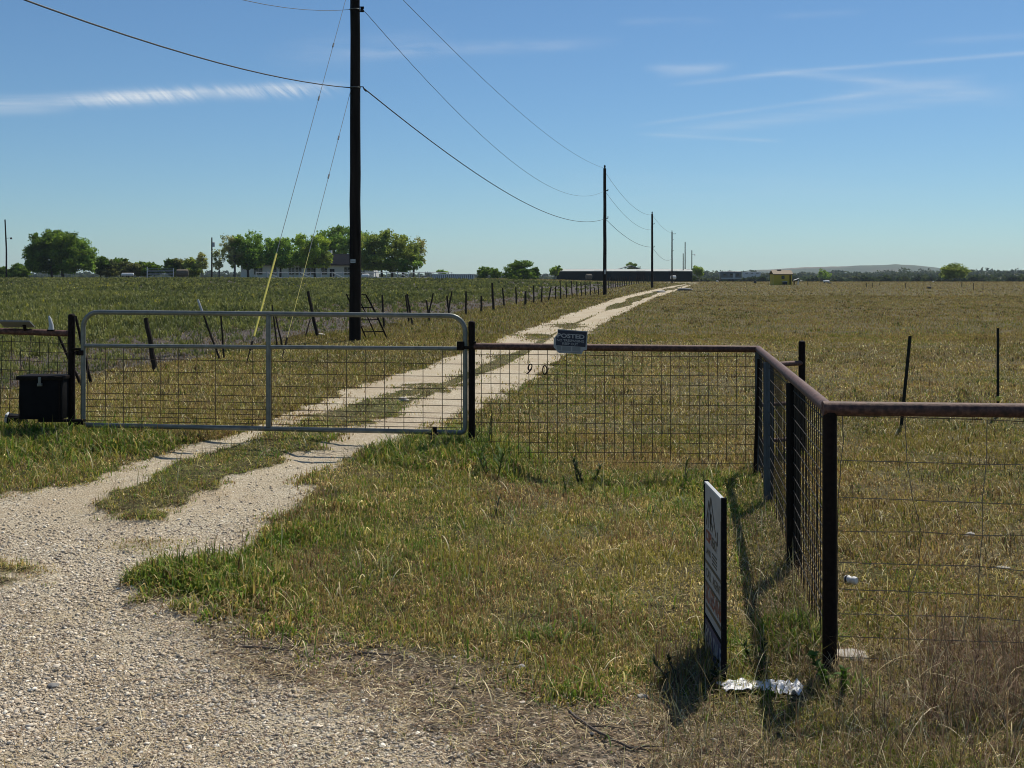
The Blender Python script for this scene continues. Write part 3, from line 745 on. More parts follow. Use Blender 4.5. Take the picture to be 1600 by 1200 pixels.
def sheet(name, label, cat, c, w, d, hgt, yaw, mat, seed, nx=26, ny=14):
    rr = np.random.default_rng(seed); mb = MB(); vs = []; fs = []
    ca, sa = math.cos(yaw), math.sin(yaw)
    for j in range(ny):
        for i in range(nx):
            x = (i / (nx - 1) - .5) * w; y = (j / (ny - 1) - .5) * d
            f = float(fbm(i * .22 + seed * 9, j * .26, seed, 2)); f2 = float(vnoise(i * .5, j * .5 + seed, seed + 3))
            x += .03 * (f2 - .5); y += .04 * (f - .5)
            z = hgt * abs(f - .5) * 2.6 + .012 * f2
            X = c.x + x * ca - y * sa; Y = c.y + x * sa + y * ca
            vs.append((X, Y, float(tz(X, Y)) + .012 + z))
    for j in range(ny - 1):
        for i in range(nx - 1):
            a = j * nx + i; fs.append((a, a + 1, a + nx + 1, a + nx))
    mb.add(vs, fs); o = mb.build(name, M[mat], loc=c, smooth=False)
    md = o.modifiers.new('thick', 'SOLIDIFY'); md.thickness = .002
    return tag(o, label, cat)
sheet('plastic_bag', 'torn white plastic bag in weeds just right of the real estate sign', 'litter', G(1163, 1078), .24, .13, .022, .1, 'bag', 3)
sheet('plastic_sheet', 'folded white plastic sheet lying beside the near corner post', 'litter', G(1222, 1082), .19, .15, .04, -.5, 'bag', 8)

def twig(pts, r, label, seed=0):
    P = [G(*p) for p in pts]; P = [p + Vector((0, 0, .012 + .01 * math.sin(i * 2.1 + seed))) for i, p in enumerate(P)]
    Q = []
    for i in range(len(P) - 1):
        for k in range(4):
            q = P[i].lerp(P[i + 1], k / 4); Q.append(q + Vector((0, 0, .008 * random.random())))
    Q.append(P[-1])
    mb = MB(); n = len(Q); mb.tube(Q, [r * (1 - .7 * i / n) for i in range(n)], 6)
    for i in range(3, n, 5):
        d = (Q[i] - Q[i - 1]).normalized(); s = Vector((-d.y, d.x, .35)) * random.choice((-1, 1))
        mb.tube([Q[i], Q[i] + (d + s * .8) * .06, Q[i] + (d * 1.6 + s) * .1], [r * .5, r * .35, r * .15], 5)
    tag(mb.build('fallen_branch', M['twig'], loc=P[0]), label, 'branch')
twig([(890, 1118), (930, 1150), (985, 1172), (1050, 1178)], .009, 'longest dead branch lying in litter at the bottom centre')
twig([(380, 1018), (420, 1014), (455, 1020)], .007, 'short dark stick at the gravel edge below the green tuft', 2)
twig([(560, 1022), (610, 1030), (640, 1024)], .007, 'thin grey stick on bare soil where grass gives way to litter', 5)

# ------------------------------------------------------------------ gate
def line(a, b, n): return [a.lerp(b, i / n) for i in range(n + 1)]

GL, GR_ = Pt(130, 664, 11.9), Pt(727, 676, 11.5)
def build_gate():
    g0 = G(130, 690)
    t = thing('pipe_gate', 'wide galvanised pipe gate with wire infill closed across the gravel drive', 'gate', Vector((GL.x, GL.y, g0.z)))
    d = (GR_ - GL); Lh = d.length; d.normalize(); up = Vector((0, 0, 1)); H = 1.235
    def q(u, h): return GL + d * u + up * h
    r = .026; R = .17
    pts = [q(0, .02)]
    pts += [q(0, H * .5), q(0, H - R)]
    for k in range(1, 7): a = k / 6 * PI / 2; pts.append(q(R - R * math.cos(a), H - R + R * math.sin(a)))
    pts += line(q(R, H), q(Lh - R, H), 8)[1:]
    for k in range(1, 7): a = k / 6 * PI / 2; pts.append(q(Lh - R + R * math.sin(a), H - R + R * math.cos(a)))
    pts += [q(Lh, H * .5), q(Lh, .05)]
    for k in range(1, 4): a = k / 3 * PI / 2; pts.append(q(Lh - .05 + .05 * math.cos(a), .05 - .05 * math.sin(a)))
    pts += line(q(Lh - .05, 0), q(.03, 0), 8)[1:]
    mb = MB(); mb.tube(pts, r, 12); fr = mb.build('frame', M['galv'], t)
    mb = MB(); mb.tube(line(q(.02, .868), q(Lh - .02, .888), 6), .022, 10); mb.build('middle_rail', M['galv'], t)
    mb = MB(); s = .494 * Lh; mb.tube([q(s, .02) - Vector((0, .012, 0)), q(s, .6) - Vector((0, .012, 0)), q(s, H - .01) - Vector((0, .012, 0))], .026, 10); mb.build('centre_stile', M['galv'], t)
    mb = MB(); wr = .0037
    u = .045
    while u < Lh - .03:
        mb.tube([q(u, .0), q(u + random.uniform(-.003, .003), .45), q(u, .875)], wr, 5); u += .2066
    for h in (.7245, .592, .46, .348, .279, .202, .146, .0975, .049):
        mb.tube([q(x * Lh, h + random.uniform(-.003, .003) * (0 < x < 1)) + Vector((0, .005, 0)) for x in np.linspace(0, 1, 12)], wr * .95, 5)
    mb.build('wire_mesh', M['rust_wire'], t)
    for h in (.79, .03):
        mb = MB(); a = q(-.022, h); mb.box(a + Vector((0, -.004, 0)), (.07, .075, .055), bev=.006)
        mb.tube([a, a + Vector((-.10, .04, 0))], .011, 8); mb.tube([a + Vector((-.035, -.045, -.02)), a + Vector((-.035, -.045, .03))], .012, 8)
        mb.build('hinge', M['dark_rust'], t)
    mb = MB(); a = q(Lh - .03, .89)
    mb.box(a + Vector((-.02, -.035, .03)), (.075, .04, .09), bev=.006); mb.box(a + Vector((.05, -.03, .01)), (.12, .022, .03), bev=.004)
    la = mb.build('latch', M['dark_rust'], t)
    mb = MB()
    for k in range(7):
        c = a + Vector((.035 + .002 * k, -.052, -.03 - k * .028)); vs = []
        for j in range(10):
            an = j / 10 * 2 * PI; e = Vector((math.cos(an) * .009, 0, math.sin(an) * .018))
            if k % 2: e = Vector((0, e.x, e.z))
            vs.append(c + e)
        mb.tube(vs, .0032, 5, closed=True)
    mb.build('chain', M['galv'], t)
build_gate()

def gate_stop():
    g = G(677, 695); Y = GR_.y - .06; c = Vector(((677 - CX) / F * Y, Y, g.z)); top = CH - (667 - HY) / F * Y
    t = thing('gate_rest', 'short rusty post that carries the free end of the gate', 'gate stop', Vector((c.x, c.y, float(tz(c.x, c.y)))))
    mb = MB(); z0 = float(tz(c.x, c.y)) - .05
    mb.tube([Vector((c.x - .01, Y, z0)), Vector((c.x + .004, Y, (z0 + top) / 2)), Vector((c.x + .012, Y, top))], [.036, .032, .027], 8); mb.build('post', M['dark_rust'], t)
    mb = MB(); mb.box((c.x + .002, Y + .005, top - .075), (.1, .05, .02), bev=.004); mb.build('hook', M['dark_rust'], t)
    mb = MB(); mb.box((c.x - .012, Y - .036, z0 + .12), (.03, .012, .05), bev=.003); mb.build('clip', M['galv'], t)
gate_stop()

# ------------------------------------------------------------------ pipe fences
def post_mesh(x, y, top, r, cap=True, seg=12):
    mb = MB(); z0 = float(tz(x, y)) - .08
    n = 5; mb.tube([Vector((x, y, z0 + (top - z0) * i / n)) for i in range(n + 1)], r, seg)
    if cap: mb.tube([Vector((x, y, top)), Vector((x, y, top + r * .5)), Vector((x, y, top + r * .75))], [r * 1.06, r * .85, r * .3], seg)
    return mb

RA = Pt(740, 541, 11.5); RB = Pt(1185, 545.5, 11.56); RC = Pt(1294, 638, 5.92); RD = Vector((5.4, 5.86, RC.z - .035))
def build_far_run():
    gx, gy = Pt(737, 500, 11.5).x, 11.5
    t = thing('pipe_fence', 'wire panel fence run between gate and far corner carrying the posted sign', 'fence', Vector((gx, gy, float(tz(gx, gy)))), 'pipe and wire fence runs round the entrance')
    post_mesh(gx, gy, Pt(737, 505, 11.5).z, .036).build('post', M['dark_rust'], t)
    mb = MB(); mb.tube(line(RA, RB, 6), .0365, 12); mb.build('top_rail', M['rust'], t)
    mb = MB(); x0, x1 = Pt(743, 0, 11.5).x, RB.x - .02; k = 0
    x = x0 + .06
    def zr(x): return RA.z + (RB.z - RA.z) * (x - RA.x) / (RB.x - RA.x)
    def yr(x): return 11.5 + .06 * (x - RA.x) / (RB.x - RA.x)
    while x < x1:
        b = random.uniform(-.006, .006)
        mb.tube([Vector((x, yr(x), zr(x) - .03)), Vector((x + b, yr(x) - .01, zr(x) - .6)), Vector((x + b * 2, yr(x) + .005, zr(x) - 1.19))], .0035, 5); x += .1003
    for k in range(12):
        z = .085 + k * .1027
        mb.tube([Vector((x, yr(x) - .006, zr(x) - z + .004 * math.sin(x * 3 + k))) for x in np.linspace(x0, x1, 14)], .0035, 5)
    mb.build('wire_panel', M['rust_wire'], t)
    mb = MB(); mb.box((gx + .035, gy - .03, RA.z + .045), (.03, .05, .02), bev=.004); mb.build('latch_pin', M['dark_rust'], t)
build_far_run()

def side_at(tt): return Vector((SIDE0.x + .89 * tt, SIDE0.y + 5.64 * tt, RC.z + (RB.z - RC.z) * tt))
def build_side_run():
    p = side_at(1)
    t = thing('pipe_fence', 'wire panel fence run going back from the near corner post, beside its dark shadow', 'fence', Vector((p.x, p.y, float(tz(p.x, p.y)))), 'pipe and wire fence runs round the entrance')
    mb = MB(); mb.tube(line(RB, RC, 10), .036, 12); mb.build('top_rail', M['rust'], t)
    post_mesh(p.x, p.y, p.z - .03, .038, False).build('post', M['grey_plank'], t)
    mb = MB(); q = side_at(.985); mb.tube([Vector((q.x - .07, q.y - .1, -.1)), Vector((q.x - .01, q.y, q.z - .45)), Vector((q.x, q.y, q.z - .1))], .02, 8); mb.build('brace', M['dark_rust'], t)
    q = side_at(.73); mb = MB(); z0 = float(tz(q.x, q.y)) - .06
    mb.box((q.x - .012, q.y, (z0 + q.z - .035) / 2), (.085, .045, q.z - .035 - z0), Matrix.Rotation(.35, 3, 'Z'), .004); o = mb.build('post', M['grey_plank'], t); o['label'] = 'blue grey flat plank post'
    q = side_at(.347); mb = MB(); z0 = float(tz(q.x, q.y)) - .06
    mb.box((q.x, q.y, (z0 + q.z - .035) / 2), (.088, .06, q.z - .035 - z0), Matrix.Rotation(.3, 3, 'Z'), .006); o = mb.build('post', M['black_post'], t); o['label'] = 'black wooden post'
    mb = MB(); n = 56
    for k in range(1, n):
        q = side_at(k / n); gz = float(tz(q.x, q.y)) - .02; b = random.uniform(-.006, .006)
        mb.tube([q - Vector((0, 0, .03)), Vector((q.x + b, q.y, (q.z + gz) / 2)), Vector((q.x - b, q.y + b, gz))], .0035, 5)
    for k in range(12):
        mb.tube([side_at(s) + Vector((-.006, 0, -.085 - .1027 * k + .004 * math.sin(s * 16 + k))) for s in np.linspace(0.005, .995, 16)], .0035, 5)
    mb.build('wire_panel', M['wire'], t)
build_side_run()

def build_front_run():
    t = thing('pipe_fence', 'nearest fence run: rusty top rail and near corner post with sagging woven wire', 'fence', Vector((RC.x, RC.y, float(tz(RC.x, RC.y)))), 'pipe and wire fence runs round the entrance')
    post_mesh(RC.x + .008, RC.y, RC.z - .02, .0385, False, 14).build('post', M['dark_rust'], t)
    post_mesh(4.95, RD.y, RD.z - .02, .0385, False, 14).build('post', M['dark_rust'], t)
    mb = MB(); mb.tube([RC + Vector((-.03, 0, 0))] + line(RC, RD, 8)[1:], .039, 14); mb.build('top_rail', M['rust'], t)
    mb = MB()
    def z2(u, v): return Pt(1240 + u / 2.143, 640 + v / 2.143, 5.92)
    def wob(pts, r, amp=.006):
        out = []
        for i in range(len(pts) - 1):
            for k in range(5):
                p = pts[i].lerp(pts[i + 1], k / 5); out.append(p + Vector((random.uniform(-1, 1), random.uniform(-1, 1), random.uniform(-1, 1))) * amp * .35)
        out.append(pts[-1]); mb.tube(out, r, 5)
    for row in ([(140, 20), (372, 26), (648, 34), (771, 40)], [(146, 170), (380, 175), (648, 183), (771, 185)], [(150, 292), (400, 303), (632, 312), (771, 318)], [(150, 407), (428, 410), (632, 422), (771, 420)],
                [(150, 512), (418, 520), (622, 525), (771, 540)], [(150, 600), (383, 610), (620, 620), (771, 628)], [(150, 683), (383, 690), (620, 695), (771, 708)], [(150, 760), (386, 768), (620, 775), (771, 780)], [(150, 830), (386, 838), (620, 840), (771, 845)]):
        y = row[-1][1]; wob([z2(*p) for p in row] + [z2(1100, y + 4), z2(1500, y + 8), z2(2100, y + 8)], .0024)
    for v in ([(163, 22), (167, 100), (152, 250), (146, 400), (148, 510), (146, 700), (150, 840)], [(372, 28), (380, 175), (400, 303), (428, 410), (418, 520), (385, 605), (383, 690), (386, 840)], [(648, 34), (645, 183), (632, 312), (632, 422), (622, 525), (620, 620), (622, 740), (620, 840)],
              [(930, 40), (935, 185), (925, 320), (920, 430), (930, 540), (925, 700), (925, 840)], [(1220, 40), (1210, 320), (1225, 540), (1215, 840)], [(1510, 40), (1500, 320), (1515, 540), (1505, 840)]):
        wob([z2(*p) for p in v], .0024)
    mb.build('woven_wire', M['bright_wire'], t)
build_front_run()

def build_left_run():
    x, y = Pt(112, 0, 11.95).x, 11.95
    t = thing('pipe_fence', 'wire panel fence run left of the gate with its hinge post', 'fence', Vector((x, y, float(tz(x, y)))), 'pipe and wire fence runs round the entrance')
    post_mesh(x, y, Pt(112, 494, 11.95).z, .0375).build('post', M['dark_rust'], t)
    a, b = Pt(108, 521, 11.95), Pt(-330, 506, 12.1)
    mb = MB(); mb.tube(line(b, a, 6), .035, 12); mb.build('top_rail', M['rust'], t)
    mb = MB()
    for k in range(30):
        px = 106 - 14.6 * k; p = Pt(px, 528 - (108 - px) * .034, 12.0)
        mb.tube([p, p + Vector((-.015, 0, -.5)), p + Vector((-.035, 0, -1.1))], .0035, 5)
    for k in range(11):
        mb.tube([Pt(px, 537 + 14.8 * k - (108 - px) * .038 + .6 * math.sin(px * .09 + k), 12.0) for px in range(107, -335, -34)], .0035, 5)
    mb.build('wire_panel', M['wire'], t)
    mb = MB()
    for h in (.14, .95):
        mb = MB(); zz = GL.z + h - .12; mb.tube([Vector((x, y - .02, zz)), Vector((GL.x - .02, GL.y - .01, zz))], .012, 8)
        mb.build('hinge_pin', M['dark_rust'], t)
build_left_run()

def pipe_brace():
    g = G(1253, 705)
    t = thing('pipe_brace', 'standalone capped rusty post joined by three rails behind the side fence', 'fence brace', g)
    top = CH - (536 - HY) / F * g.y
    post_mesh(g.x, g.y, top, .041).build('post', M['dark_rust'], t)
    for py in (568, 630, 686):
        b = Pt(1190, py + 3, g.y - .55); a = Vector((g.x, g.y, CH - (py - 1 - HY) / F * g.y))
        mb = MB(); mb.tube(line(b, a, 3), .03 if py < 600 else .024, 10); mb.build('rail', M['rust'], t)
pipe_brace()

# ------------------------------------------------------------------ writing
def text_geo(s, w, h, bold=0.0):
    cu = bpy.data.curves.new('text', 'FONT'); cu.body = s; cu.size = 1; cu.offset = bold; cu.align_x = 'LEFT'; cu.resolution_u = 4
    ob = bpy.data.objects.new('text', cu); COL.objects.link(ob)
    bpy.context.view_layer.update()
    me = bpy.data.meshes.new_from_object(ob.evaluated_get(bpy.context.evaluated_depsgraph_get()))
    vs = np.array([v.co[:] for v in me.vertices]); fs = [tuple(p.vertices) for p in me.polygons]
    bpy.data.objects.remove(ob); bpy.data.curves.remove(cu); bpy.data.meshes.remove(me)
    lo, hi = vs.min(0), vs.max(0)
    vs = (vs - lo) / np.maximum(hi - lo, 1e-6) * np.array([w, h, 0])
    return vs, fs
def put_text(mb, s, o, ax, ay, w, h, bold=.01):  # o = lower left corner, ax / ay unit axes of the board
    vs, fs = text_geo(s, w, h, bold); mb.add([o + ax * v[0] + ay * v[1] for v in vs], fs)

def posted_sign():
    Y = 11.44
    def q(u, v, dy=0): return Pt(855 + u / 20, 505 + v / 20, Y - dy)
    t = thing('posted_sign', 'navy and white posted no trespassing notice on the far fence rail', 'sign', q(700, 950))
    poly = [q(325, 185), (q(1262, 250)), q(1240, 830), q(1130, 850), q(1075, 960), q(360, 930), q(200, 745), q(205, 470), q(330, 330)]
    mb = MB(); mb.prism(poly, (0, .006, 0)); mb.build('plate', M['sign_white'], t, smooth=False)
    mb = MB(); mb.prism([q(340, 215, .002), q(1240, 278, .002), q(1195, 745, .002), q(275, 690, .002), q(280, 430, .002), q(345, 345, .002)], (0, .0015, 0)); mb.build('navy_field', M['navy'], t, smooth=False)
    mb = MB()
    for a, b in ((290, 440), (470, 740), (785, 1040)):
        f = lambda u: 705 + (u - 290) * .06
        mb.prism([q(a, f(a), .002), q(b, f(b), .002), q(b, f(b) + 140, .002), q(a + (40 if a < 300 else 0), f(a) + 140, .002)], (0, .0015, 0))
    mb.build('blank_box', M['sign_grey'], t, smooth=False)
    mb = MB(); mb.tube([q(380, 885, .002), q(1060, 925, .002)], .0012, 4); mb.build('lower_line', M['navy'], t)
    ax = (q(1100, 60) - q(100, 0)).normalized(); ay = Vector((0, 0, 1)); k = 11.44 / F / 20
    mb = MB()
    put_text(mb, 'POSTED', q(315, 445, .0035), ax, ay, 850 * k, 135 * k, .03)
    put_text(mb, 'NO TRESPASSING', q(305, 560, .0035), ax, ay, 850 * k, 75 * k, .012)
    put_text(mb, 'KEEP OUT', q(475, 670, .0035), ax, ay, 490 * k, 75 * k, .012)
    mb.build('lettering', M['sign_white'], t, smooth=False)
posted_sign()

def digits():
    def q(u, v): return Pt(800 + u / 20, 555 + v / 20, 11.47)
    a = [q(562 + 58 * math.cos(s) + 22 * math.sin(s), 372 - 92 * math.sin(s)) for s in np.linspace(0, 2 * PI, 18, endpoint=False)]
    mb = MB(); mb.tube(a, .0072, 6, closed=True); mb.tube([q(612, 420), q(585, 465), q(530, 525), q(485, 562), q(450, 570)], .0072, 6)
    tag(mb.build('number_nine', M['black_plastic'], loc=q(562, 570)), 'black metal digit nine, a loop with a slanted tail, hung on the wire panel', 'house number')
    a = [q(1025 + 66 * math.cos(s), 462 - 138 * math.sin(s)) for s in np.linspace(0, 2 * PI, 20, endpoint=False)]
    mb = MB(); mb.tube(a, .0072, 6, closed=True)
    tag(mb.build('number_zero', M['black_plastic'], loc=q(1025, 600)), 'plain black oval metal digit zero hung on the wire panel', 'house number')
digits()

def estate_sign():
    X = 1.112; y0, y1 = 5.73, 6.25                   # near and far edge: the board faces -X
    g = Vector((X, y0, float(tz(X, y0))))
    t = thing('estate_sign', 'white real estate board in black angle iron frame beside the side fence', 'sign', g)
    def zp(py, Y): return CH - (py - HY) / F * Y
    ztop = zp(785, y0); zmid = zp(1003, y0); zbot = zp(1062, y0)
    mb = MB(); mb.box((X + .004, y0, (zbot - .1 + zp(778, y0)) / 2), (.028, .014, zp(778, y0) - zbot + .1)); mb.box((X + .016, y0 + .012, (zbot - .1 + zp(778, y0)) / 2), (.004, .03, zp(778, y0) - zbot + .1)); mb.build('frame_post', M['black_plastic'], t, smooth=False)
    mb = MB(); za = zp(750, y1); mb.box((X + .004, y1, (za - .1 + zbot - .05) / 2), (.026, .014, za + .1 - zbot + .05)); mb.build('frame_post', M['black_plastic'], t, smooth=False)
    w = y1 - y0 - .016; yc = (y0 + y1) / 2; H = ztop - zmid
    mb = MB(); mb.box((X, yc, (ztop + zmid) / 2), (.008, w, H)); mb.build('board', M['sign_white'], t, smooth=False)
    mb = MB(); mb.box((X + .002, yc, ztop + .010), (.02, w, .012)); mb.build('frame_bar', M['pale_grey'], t, smooth=False)
    mb = MB(); mb.box((X, yc, zmid - .012), (.016, w, .014)); mb.build('frame_bar', M['black_plastic'], t, smooth=False)
    zr1 = zmid - .021
    mb = MB(); mb.box((X, yc, (zr1 + zbot) / 2), (.008, w, zr1 - zbot)); rd = mb.build('rider', M['sign_blue'], t, smooth=False)
    ax, ay = Vector((0, -1, 0)), Vector((0, 0, 1)); xf = X - .0056
    def o(u, v): return Vector((xf, y1 - .008 - u * w, ztop - v * H))   # u,v from the top left corner of the board
    def strip(mb, u0, u1, v0, v1, dx=.0): mb.prism([o(u0, v0) + Vector((dx, 0, 0)), o(u1, v0) + Vector((dx, 0, 0)), o(u1, v1) + Vector((dx, 0, 0)), o(u0, v1) + Vector((dx, 0, 0))], (.0012, 0, 0))
    def stroke(mb, a, b, wd):
        A, B = o(*a), o(*b); d = (B - A).normalized(); s = Vector((0, d.z, -d.y)) * wd / 2
        mb.prism([A - s, B - s, B + s, A + s], (.0012, 0, 0))
    mb = MB()                                        # roof-line emblem
    for a, b in (((.08, .30), (.24, .10)), ((.24, .10), (.42, .27)), ((.30, .17), (.36, .06)), ((.36, .06), (.66, .31)), ((.20, .31), (.20, .19)), ((.32, .31), (.40, .18)), ((.42, .31), (.50, .24))): stroke(mb, a, b, .016)
    strip(mb, .30, .40, .18, .26); strip(mb, .72, .76, .26, .36)
    mb.build('emblem', M['sign_dark'], t, smooth=False)
    mb = MB(); put_text(mb, 'CSPI', o(.06, .42), ax, ay, .34 * w, .09 * H, .03); mb.build('name_lettering', M['sign_red'], t, smooth=False); mb = MB(); put_text(mb, '512-555-0148', o(.04, .885), ax, ay, .92 * w, .13 * H, .02); mb.build('phone_lettering', M['sign_red'], t, smooth=False)
    mb = MB(); put_text(mb, 'REALTY', o(.44, .42), ax, ay, .30 * w, .08 * H, .02); put_text(mb, 'LAND', o(.06, .52), ax, ay, .3 * w, .05 * H, .01)
    for v in (.46, .485, .51, .535): strip(mb, .44, .72, v, v + .011)
    strip(mb, .0, 1, .575, .60); strip(mb, 0, 1, .735, .755); put_text(mb, 'CALL  AGENT', o(.08, .70), ax, ay, .84 * w, .07 * H, .005); strip(mb, .05, .95, .91, .94)
    mb.build('lettering', M['sign_dark'], t, smooth=False)
    mb = MB(); put_text(mb, 'FOR SALE', Vector((xf, y1 - .03, zbot + .035)), ax, ay, w * .92, (zr1 - zbot) * .62, .025)
    WLOC[rd.name] = WLOC[t.name]; mb.build('rider_lettering', M['sign_white'], rd, smooth=False)
    mb = MB(); mb.box((X - .005, y0 + .03, (ztop + zmid) / 2 + .03), (.002, .022, H * .62)); mb.build('edge_strip', M['hay'], t, smooth=False)
estate_sign()

# ------------------------------------------------------------------ gate opener kit on the left
def opener():
    Y = 11.86; x0, x1 = Pt(38, 0, Y).x, Pt(105, 0, Y).x; zt, zb = Pt(0, 592, Y).z, Pt(0, 653, Y).z
    t = thing('opener_box', 'dark battery box with overhanging lid mounted low beside the hinge post', 'box', Vector(((x0 + x1) / 2, Y, zb)))
    mb = MB(); mb.box(((x0 + x1) / 2, Y, (zt + zb) / 2), (x1 - x0, .26, zt - zb), bev=.008); mb.build('body', M['black_plastic'], t)
    mb = MB(); mb.box(((x0 + x1) / 2 - .005, Y, zt + .022), (x1 - x0 + .04, .30, .04), bev=.007); mb.build('lid', M['dark_rust'], t)
    mb = MB(); mb.box((x1 - .02, Y - .09, zb - .016), (.5, .05, .03), bev=.004); mb.box((x1 - .03, Y - .137, (zt + zb) / 2), (.012, .012, (zt - zb) * .95)); mb.build('bracket', M['dark_rust'], t)
    mb = MB(); mb.box(((x0 + x1) / 2, Y - .155, zt - .01), (.03, .012, .09), bev=.003); mb.box(((x0 + x1) / 2, Y - .15, zt - .05), (.05, .03, .03), bev=.004); mb.build('hasp', M['galv'], t)
    c = Pt(26, 506, 11.9)
    t = thing('solar_panel', 'small tilted solar panel clamped on top of the left fence rail', 'solar panel', c + Vector((0, 0, -.06)))
    n = Vector((-.02, .36, .93)).normalized(); ux = Vector((1, .10, -.02)); ux = (ux - n * ux.dot(n)).normalized(); uy = n.cross(ux)
    R = Matrix((ux, uy, n)).transposed()
    mb = MB(); mb.box(c, (.33, .20, .012), R, .002); mb.build('frame', M['sign_grey'], t)
    mb = MB(); mb.box(c + n * .0075, (.30, .18, .004), R); mb.build('cell_sheet', M['solar'], t)
    mb = MB(); mb.box(c - n * .0075, (.31, .185, .005), R); mb.build('back_sheet', M['sign_grey'], t)
    mb = MB(); mb.tube([c - n * .012 + ux * .08, c + Vector((.08, .03, -.07))], .018, 8); mb.build('mount', M['dark_rust'], t)
    p = Pt(80, 515, 11.93)
    t = thing('receiver', 'pale grey plastic receiver standing on the left fence rail', 'receiver', p)
    mb = MB(); mb.tube([p, p + Vector((0, 0, .05)), p + Vector((-.015, 0, .12)), p + Vector((-.025, 0, .15))], [.03, .024, .016, .008], 10); mb.build('cover', M['pale_grey'], t)
    mb = MB(); mb.box(p + Vector((0, 0, -.006)), (.07, .07, .014), bev=.003); mb.build('foot', M['black_plastic'], t)
    g = G(26, 672)
    t = thing('plastic_tub', 'black plastic tub tipped over in tall grass left of the battery box', 'tub', g)
    c = g + Vector((0, 0, .115)); R = Matrix.Rotation(.12, 3, 'Y') @ Matrix.Rotation(.3, 3, 'Z')
    mb = MB(); mb.box(c, (.22, .17, .12), R, .025); mb.build('tub_body', M['black_plastic'], t)
    mb = MB(); mb.box(c + Vector((-.10, -.02, .01)), (.03, .19, .14), R, .01); mb.build('rim', M['pale_grey'], t)
opener()

# ------------------------------------------------------------------ field fence posts
def stake(top, foot, r, label, mat='old_wood', name='fence_post', group=None, tip=None):
    g = G(*foot); T = Pt(top[0], top[1], g.y); v = T - g
    if mat == 'old_wood': r *= .8
    mb = MB(); n = 6; pts = [g - v.normalized() * .1]
    for i in range(n + 1):
        s = i / n; pts.append(g + v * s + Vector((random.uniform(-1, 1), random.uniform(-1, 1), 0)) * r * .18)
    if mat == 'tpost':                               # a T-section steel stake with studs
        def bar(dx, dy, wx, wy):
            a, b = g - v.normalized() * .1, T
            vs = []
            for p in (a, b): vs += [p + Vector((dx + i * wx, dy + j * wy, 0)) for i, j in ((-1, -1), (1, -1), (1, 1), (-1, 1))]
            mb.add(vs, [(0, 1, 2, 3), (4, 5, 6, 7), (0, 1, 5, 4), (1, 2, 6, 5), (2, 3, 7, 6), (3, 0, 4, 7)])
        bar(0, 0, r, r * .22); bar(0, r * .8, r * .22, r * .6)
        L = v.length; k = .1
        while k < L: mb.box(g + v.normalized() * k - Vector((0, r * .35, 0)), (r * .55, r * .5, .012)); k += .055
    else:
        mb.tube(pts, [r * 1.08] + [r * (1.08 - .22 * i / n) for i in range(n + 1)], 8)
    loc = g.copy()
    if tip:
        t = thing(name, label, 'fence post', loc, group); mb.build('shaft', M[mat], t)
        p = g + v * tip[0]; m2 = MB(); m2.tube([p, p + v * tip[1]], r * 1.12, 8); m2.build(tip[2], M[tip[3]], t)
        return t
    o = mb.build(name, M[mat], loc=loc, smooth=(mat != 'tpost'))
    return tag(o, label, 'fence post', group)

stake((1422, 525), (1408, 668), .021, 'dark steel stake leaning right in pasture, shadow at its foot', 'tpost', 'steel_stake')
def ins_stake():
    g = G(1560, 650); T = Pt(1558.5, 518, g.y)
    t = thing('steel_stake', 'dark upright steel stake with a yellow insulator, right of the leaning stake', 'fence post', g)
    mb = MB(); mb.box((g + T) / 2, (.034, .012, (T - g).length + .1)); mb.box((g + T) / 2 + Vector((0, .014, 0)), (.01, .02, (T - g).length + .1))
    k = .1
    while k < (T - g).z: mb.box(g + Vector((0, -.009, k)), (.018, .012, .012)); k += .055
    mb.build('shaft', M['tpost'], t, smooth=False)
    p = Pt(1560, 623, g.y); m2 = MB(); m2.box(p, (.05, .04, .07), bev=.01); m2.box(p + Vector((.03, -.02, .03)), (.035, .03, .022), bev=.006); m2.box(p + Vector((-.03, -.02, -.01)), (.03, .03, .022), bev=.006); m2.build('insulator', M['yellow'], t)
ins_stake()
GRP = 'posts of the old fence beside the crop field'
stake((228, 497), (243, 581), .062, 'thickest wooden fence post, leaning left behind the gate', group=GRP)
stake((309, 468), (344, 563), .028, 'thin leaning post with a pale grey top, seen through the gate', group=GRP, tip=(.80, .2, 'pale_top', 'pale_grey'))
stake((345, 487), (350, 560), .026, 'thin upright post right of the pale topped leaning post', group=GRP)
stake((425, 476), (433, 540), .026, 'thin post hidden behind the gate centre stile', group=GRP)
stake((429, 487), (441, 541), .028, 'thin dark post leaning left just right of the gate centre stile', group=GRP)
stake((481, 455), (496, 526), .062, 'thick dark post leaning left between guy wire and near power pole', group=GRP)
stake((485, 498), (477, 527), .02, 'thin reddish stick propped against the thick leaning post', 'rust', group=GRP)
stake((597, 461), (600, 513), .045, 'slim post just right of the metal panel behind the near power pole', group=GRP)
stake((634, 461), (639, 503), .045, 'left one of two close posts both leaning left', group=GRP)
stake((636, 459), (644.5, 508), .045, 'right one of two close posts both leaning left', group=GRP)
stake((666, 469), (671, 502), .045, 'upright half of the first Y shaped pair of posts', group=GRP)
stake((677, 458), (669, 494), .045, 'right leaning half of the first Y shaped pair of posts', group=GRP)
stake((698, 462), (702, 491), .055, 'upright half of the second Y shaped pair, nearer the gate end', group=GRP)
stake((706, 455), (701, 484), .05, 'right leaning half of the second Y shaped pair of posts', group=GRP)
stake((728, 455), (728, 492), .055, 'slim upright post directly above the right end of the gate', group=GRP)
stake((752, 462), (752, 488), .06, 'shortest stubby post in the row above the gate end', group=GRP)
stake((769, 442), (771, 485), .075, 'tall straight post first after the stubby post', group=GRP)
